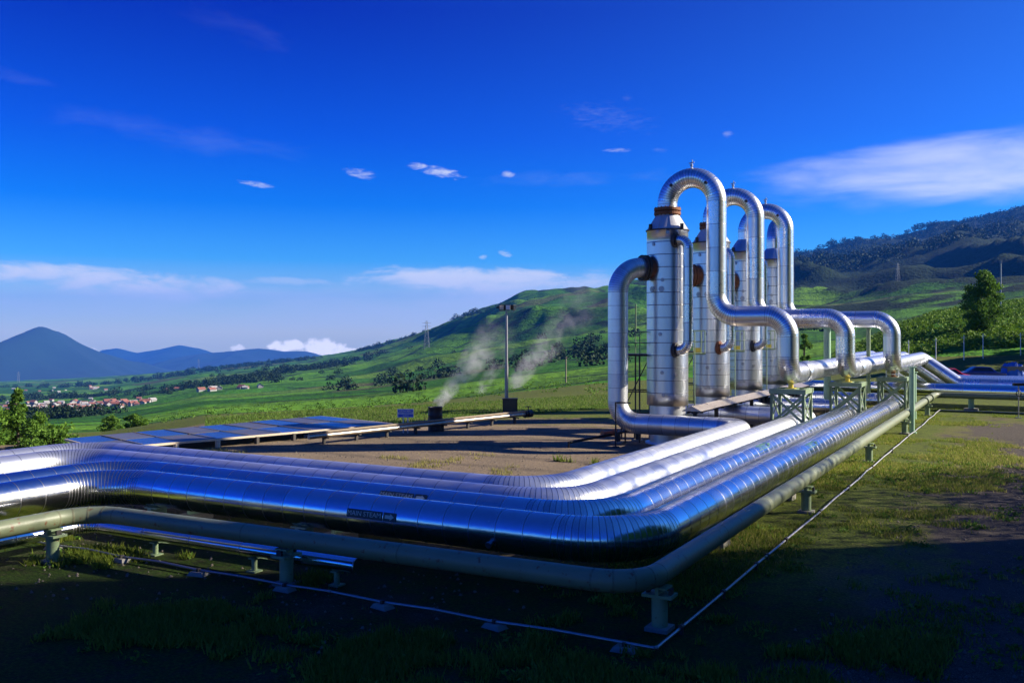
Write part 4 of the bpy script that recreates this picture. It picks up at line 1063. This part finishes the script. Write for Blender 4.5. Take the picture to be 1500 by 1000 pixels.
# ------------------------------------------------------------------ steam
def steam(name,p,q,r0,r1,dens,label,seed,frq):
    p=Vector(p); q=Vector(q); L=(q-p).length
    o=empty  # (placeholder name unused)
    m=MB(); prof=[(.01,0)]
    for k in range(11): t=k/10; prof.append((r0+(r1-r0)*t,L*t))
    prof.append((.01,L)); m.lathe(prof,n=20)
    mat=bpy.data.materials.new(name); mat.use_nodes=True; nt=NT(mat.node_tree)
    tc=nt.n('ShaderNodeTexCoord').outputs['Object']; sx=nt.n('ShaderNodeSeparateXYZ',i_0=tc)
    rad=nt.math('SQRT',nt.math('ADD',nt.math('MULTIPLY',sx.outputs[0],sx.outputs[0]),nt.math('MULTIPLY',sx.outputs[1],sx.outputs[1])))
    t=nt.math('DIVIDE',sx.outputs[2],L)
    rr=nt.math('DIVIDE',rad,nt.math('MULTIPLY_ADD',t,r1-r0,r0))
    mp=nt.vmath('ADD',tc,(seed,seed*2.3,0)).outputs[0]
    nz=nt.noise(mp,frq,5,.6,.6); nb=nt.noise(mp,frq*.35,2)
    core=nt.math('SUBTRACT',1.0,nt.math('MULTIPLY',rr,rr),clamp=True)
    ends=nt.math('MULTIPLY',nt.math('MULTIPLY',t,40.0,clamp=True),nt.math('MULTIPLY',nt.math('SUBTRACT',1.0,t),1.6,clamp=True))
    dn=nt.math('MULTIPLY',nt.math('MULTIPLY',nt.math('MULTIPLY_ADD',nz,4.0,-1.75,clamp=True),nt.math('MULTIPLY_ADD',nb,4.5,-1.7,clamp=True)),nt.math('MULTIPLY',core,ends))
    dn=nt.math('MULTIPLY',dn,nt.math('DIVIDE',dens,nt.math('MULTIPLY_ADD',t,3.5,.6)))
    vol=nt.n('ShaderNodeVolumePrincipled'); vol.inputs['Color'].default_value=(1,1,1,1); vol.inputs['Anisotropy'].default_value=.3
    nt.link(dn,vol.inputs['Density']); oo=nt.n('ShaderNodeOutputMaterial'); nt.link(vol.outputs[0],oo.inputs['Volume'])
    ob=m.build(name,mat,None,p); ob.rotation_euler=(q-p).to_track_quat('Z','Y').to_euler()
    tag(ob,label,'steam'); return ob
bar=at(637.5,631)+Vector((0,0,1.2))
steam('steam_plume',bar,atd(736,62,5.5),.28,1.5,2.6,'thin white steam drifting up from the black drum',1.3,1.5)
steam('steam_plume',atd(745,150,landz(745,150)),atd(872,170,13.0),1.2,5.4,.62,'tall wispy steam plume rising from the slope between mast and riser',4.1,.42)
steam('steam_plume',atd(700,140,landz(700,140)),atd(770,150,7.5),.9,2.4,.4,'small faint steam wisp just left of the floodlight mast',7.7,.6)

# ------------------------------------------------------------------ haze
HZ=True
if HZ:
    m=MB(); m.box((0,0,0),(1,1,1))
    mat=bpy.data.materials.new('haze'); mat.use_nodes=True; nt=NT(mat.node_tree)
    vol=nt.n('ShaderNodeVolumePrincipled'); vol.inputs['Color'].default_value=(.035,.25,1,1); vol.inputs['Density'].default_value=7.5e-5; vol.inputs['Anisotropy'].default_value=.0
    oo=nt.n('ShaderNodeOutputMaterial'); nt.link(vol.outputs[0],oo.inputs['Volume'])
    ob=m.build('haze',mat); c=FW*5200; ob.location=(c.x,c.y,0); ob.scale=(16500,16500,1040); ob.rotation_euler[2]=YAW; tag(ob,'thin blue haze over the valley',kind='stuff')

# ------------------------------------------------------------------ sun, sky, camera
SUN_EL=R(28); sdir=(RT*1.0+FW*.10).normalized()
sv=Vector((sdir.x*math.cos(SUN_EL),sdir.y*math.cos(SUN_EL),math.sin(SUN_EL)))
ld=bpy.data.lights.new('sun','SUN'); ld.energy=5.0; ld.angle=R(.6); ld.color=(1,.90,.74)
lo=bpy.data.objects.new('sun',ld); col.objects.link(lo); lo.rotation_euler=sv.to_track_quat('Z','Y').to_euler(); lo.location=sv*60

w=bpy.data.worlds.new('World'); scene.world=w; w.use_nodes=True; nt=NT(w.node_tree)
SKYT=[(0,(.98,1.0,.88)),(.033,(.74,.86,.90)),(.075,(.14,.58,1.05)),(.132,(.003,.33,1.06)),(.20,(.0008,.185,1.02)),(.325,(.0003,.045,.76)),(.48,(.012,.13,.88)),(1.0,(.05,.22,.95))]
sky=nt.n('ShaderNodeTexSky'); sky.sky_type='NISHITA'; sky.sun_disc=False; sky.sun_elevation=SUN_EL
sky.sun_rotation=math.atan2(sdir.x,sdir.y); sky.altitude=1500; sky.air_density=1.0; sky.dust_density=.4; sky.ozone_density=2.5
g=nt.n('ShaderNodeTexCoord').outputs['Generated']
z=nt.vmath('DOT_PRODUCT',g,(0,0,1)).outputs['Value']; rx=nt.vmath('DOT_PRODUCT',g,tuple(RT)).outputs['Value']; fy=nt.vmath('DOT_PRODUCT',g,tuple(FW)).outputs['Value']
az=nt.math('ARCTAN2',rx,fy); el=nt.math('ARCSINE',z)
tint=nt.ramp(z,SKYT)
sd=nt.vmath('DOT_PRODUCT',g,tuple(sv)).outputs['Value']; sf=nt.math('MULTIPLY',nt.math('POWER',nt.math('MAXIMUM',sd,0.0),1.5),.75)
tint=nt.mix(sf,tint,(.20,.66,1.12))
skc=nt.mix(1.0,sky.outputs[0],tint,'MULTIPLY')
bg=nt.n('ShaderNodeBackground'); nt.link(skc,bg.inputs[0]); bg.inputs[1].default_value=.075
vec=nt.n('ShaderNodeCombineXYZ',i_0=az,i_1=el).outputs[0]
def azel(px,py):
    a=math.atan((px-750)/F); return a,math.atan((HOR-py)/F*math.cos(a))
stretch=nt.vmath('MULTIPLY',vec,(1,3.2,1)).outputs[0]
nA=nt.noise(stretch,14,6,.62,.4); nB=nt.noise(stretch,60,6,.65,.3); nC=nt.noise(vec,90,5,.6); nD=nt.noise(nt.vmath('MULTIPLY',vec,(1,4.5,1)).outputs[0],9,4,.55,.3)
total=None; cumul=None
CL=[ # px,py, half width, half height, tilt(px slope), strength, noise, which
 (120,406,270,21,.045,1.0,1.1,'A'),(225,424,170,20,.03,.5,1.2,'A'),(690,409,215,20,.01,1.0,1.1,'A'),(780,424,190,34,.0,.5,1.1,'A'),(640,452,440,50,.0,.70,.5,'D'),(150,440,300,36,.0,.55,.6,'D'),(760,440,200,44,0,.6,.5,'D'),(420,412,80,8,.02,.40,1.8,'A'),
 (1400,248,345,56,-.05,.85,.5,'D'),(1290,234,250,22,-.07,.40,.6,'D'),(1510,240,240,66,-.04,.6,.4,'D'),(1380,280,230,26,.10,.30,.7,'D'),
 (425,506,36,10,0,1.0,1.0,'C'),(470,509,46,14,.06,1.0,1.0,'C'),(515,515,60,8,.03,.9,1.0,'C'),(347,509,14,6,0,.7,1.2,'C'),(140,517,16,8,.2,.55,1.2,'C'),(186,523,22,9,-.3,.4,1.2,'C'),
 (645,252,36,9,.16,.95,1.3,'B'),(612,243,18,6,0,.4,1.6,'B'),(530,255,26,8,.15,.6,1.5,'B'),(375,270,28,5,.12,.6,1.6,'B'),(745,255,13,5,.1,.6,1.4,'B'),(890,172,80,22,.15,.2,1.6,'B'),(920,143,10,8,0,.2,1.4,'B'),(905,220,22,4,0,.28,1.5,'B'),(965,220,16,4,.05,.2,1.5,'B'),(1066,197,10,6,0,.35,1.3,'B'),(740,371,12,7,.1,.55,1.4,'B'),(708,377,8,5,0,.5,1.4,'B'),
 (270,200,230,26,.08,.05,1.4,'A'),(20,112,90,12,.15,.05,1.4,'A'),(320,30,120,26,.3,.03,1.4,'A'),(860,260,160,14,-.02,.09,1.4,'A')]
for px,py,hw,hh,tilt,st,nk,which in CL:
    a0,e0=azel(px,py); wa=hw/F*math.cos(a0)**2; ha=hh/F*math.cos(a0)
    dx=nt.math('SUBTRACT',az,a0); dy=nt.math('ADD',nt.math('SUBTRACT',el,e0),nt.math('MULTIPLY',dx,tilt))
    ex=nt.math('DIVIDE',dx,wa); ey=nt.math('DIVIDE',dy,ha)
    r2=nt.math('ADD',nt.math('MULTIPLY',ex,ex),nt.math('MULTIPLY',ey,ey))
    src={'A':nA,'B':nB,'C':nC,'D':nD}[which]
    v=nt.math('ADD',nt.math('SUBTRACT',.75,nt.math('MULTIPLY',r2,.75)),nt.math('MULTIPLY_ADD',src,2*nk,-nk))
    gain={'A':1.35,'B':.75,'C':1.9,'D':.8}[which]*(1 if st>.25 else .45)
    mk=nt.n('ShaderNodeMapRange',i_Value=v,interpolation_type='SMOOTHSTEP'); mk.inputs['From Min'].default_value=.05; mk.inputs['From Max'].default_value=.05+1.0/gain; mk.inputs['To Max'].default_value=st
    k=mk.outputs[0]
    if which=='C': cumul=k if cumul is None else nt.math('MAXIMUM',cumul,k); continue
    total=k if total is None else nt.math('SUBTRACT',1.0,nt.math('MULTIPLY',nt.math('SUBTRACT',1.0,total),nt.math('SUBTRACT',1.0,k)))
cb=nt.n('ShaderNodeBackground'); cb.inputs[0].default_value=(.90,.94,1,1); cb.inputs[1].default_value=.47
mx=nt.n('ShaderNodeMixShader'); nt.link(total,mx.inputs[0]); nt.link(bg.outputs[0],mx.inputs[1]); nt.link(cb.outputs[0],mx.inputs[2])
cc=nt.n('ShaderNodeBackground'); cc.inputs[0].default_value=(1,.93,.82,1); cc.inputs[1].default_value=.85
m2=nt.n('ShaderNodeMixShader'); nt.link(cumul,m2.inputs[0]); nt.link(mx.outputs[0],m2.inputs[1]); nt.link(cc.outputs[0],m2.inputs[2])
wo=nt.n('ShaderNodeOutputWorld'); nt.link(m2.outputs[0],wo.inputs[0])

cam=bpy.data.cameras.new('camera'); co=bpy.data.objects.new('camera',cam); col.objects.link(co)
cam.sensor_width=36; cam.lens=36*F/1500; cam.clip_end=60000; cam.clip_start=.1; cam.shift_y=-(500-HOR)/1500
co.location=(0,0,H); co.rotation_euler=(R(90),0,YAW); scene.camera=co
vs_=scene.view_settings; vs_.view_transform='Standard'; vs_.look='None'; vs_.gamma=1; vs_.exposure=1.12; vs_.use_curve_mapping=False
scene.cycles.max_bounces=8; scene.cycles.volume_bounces=0; scene.cycles.use_denoising=True
scene.cycles.sample_clamp_indirect=6
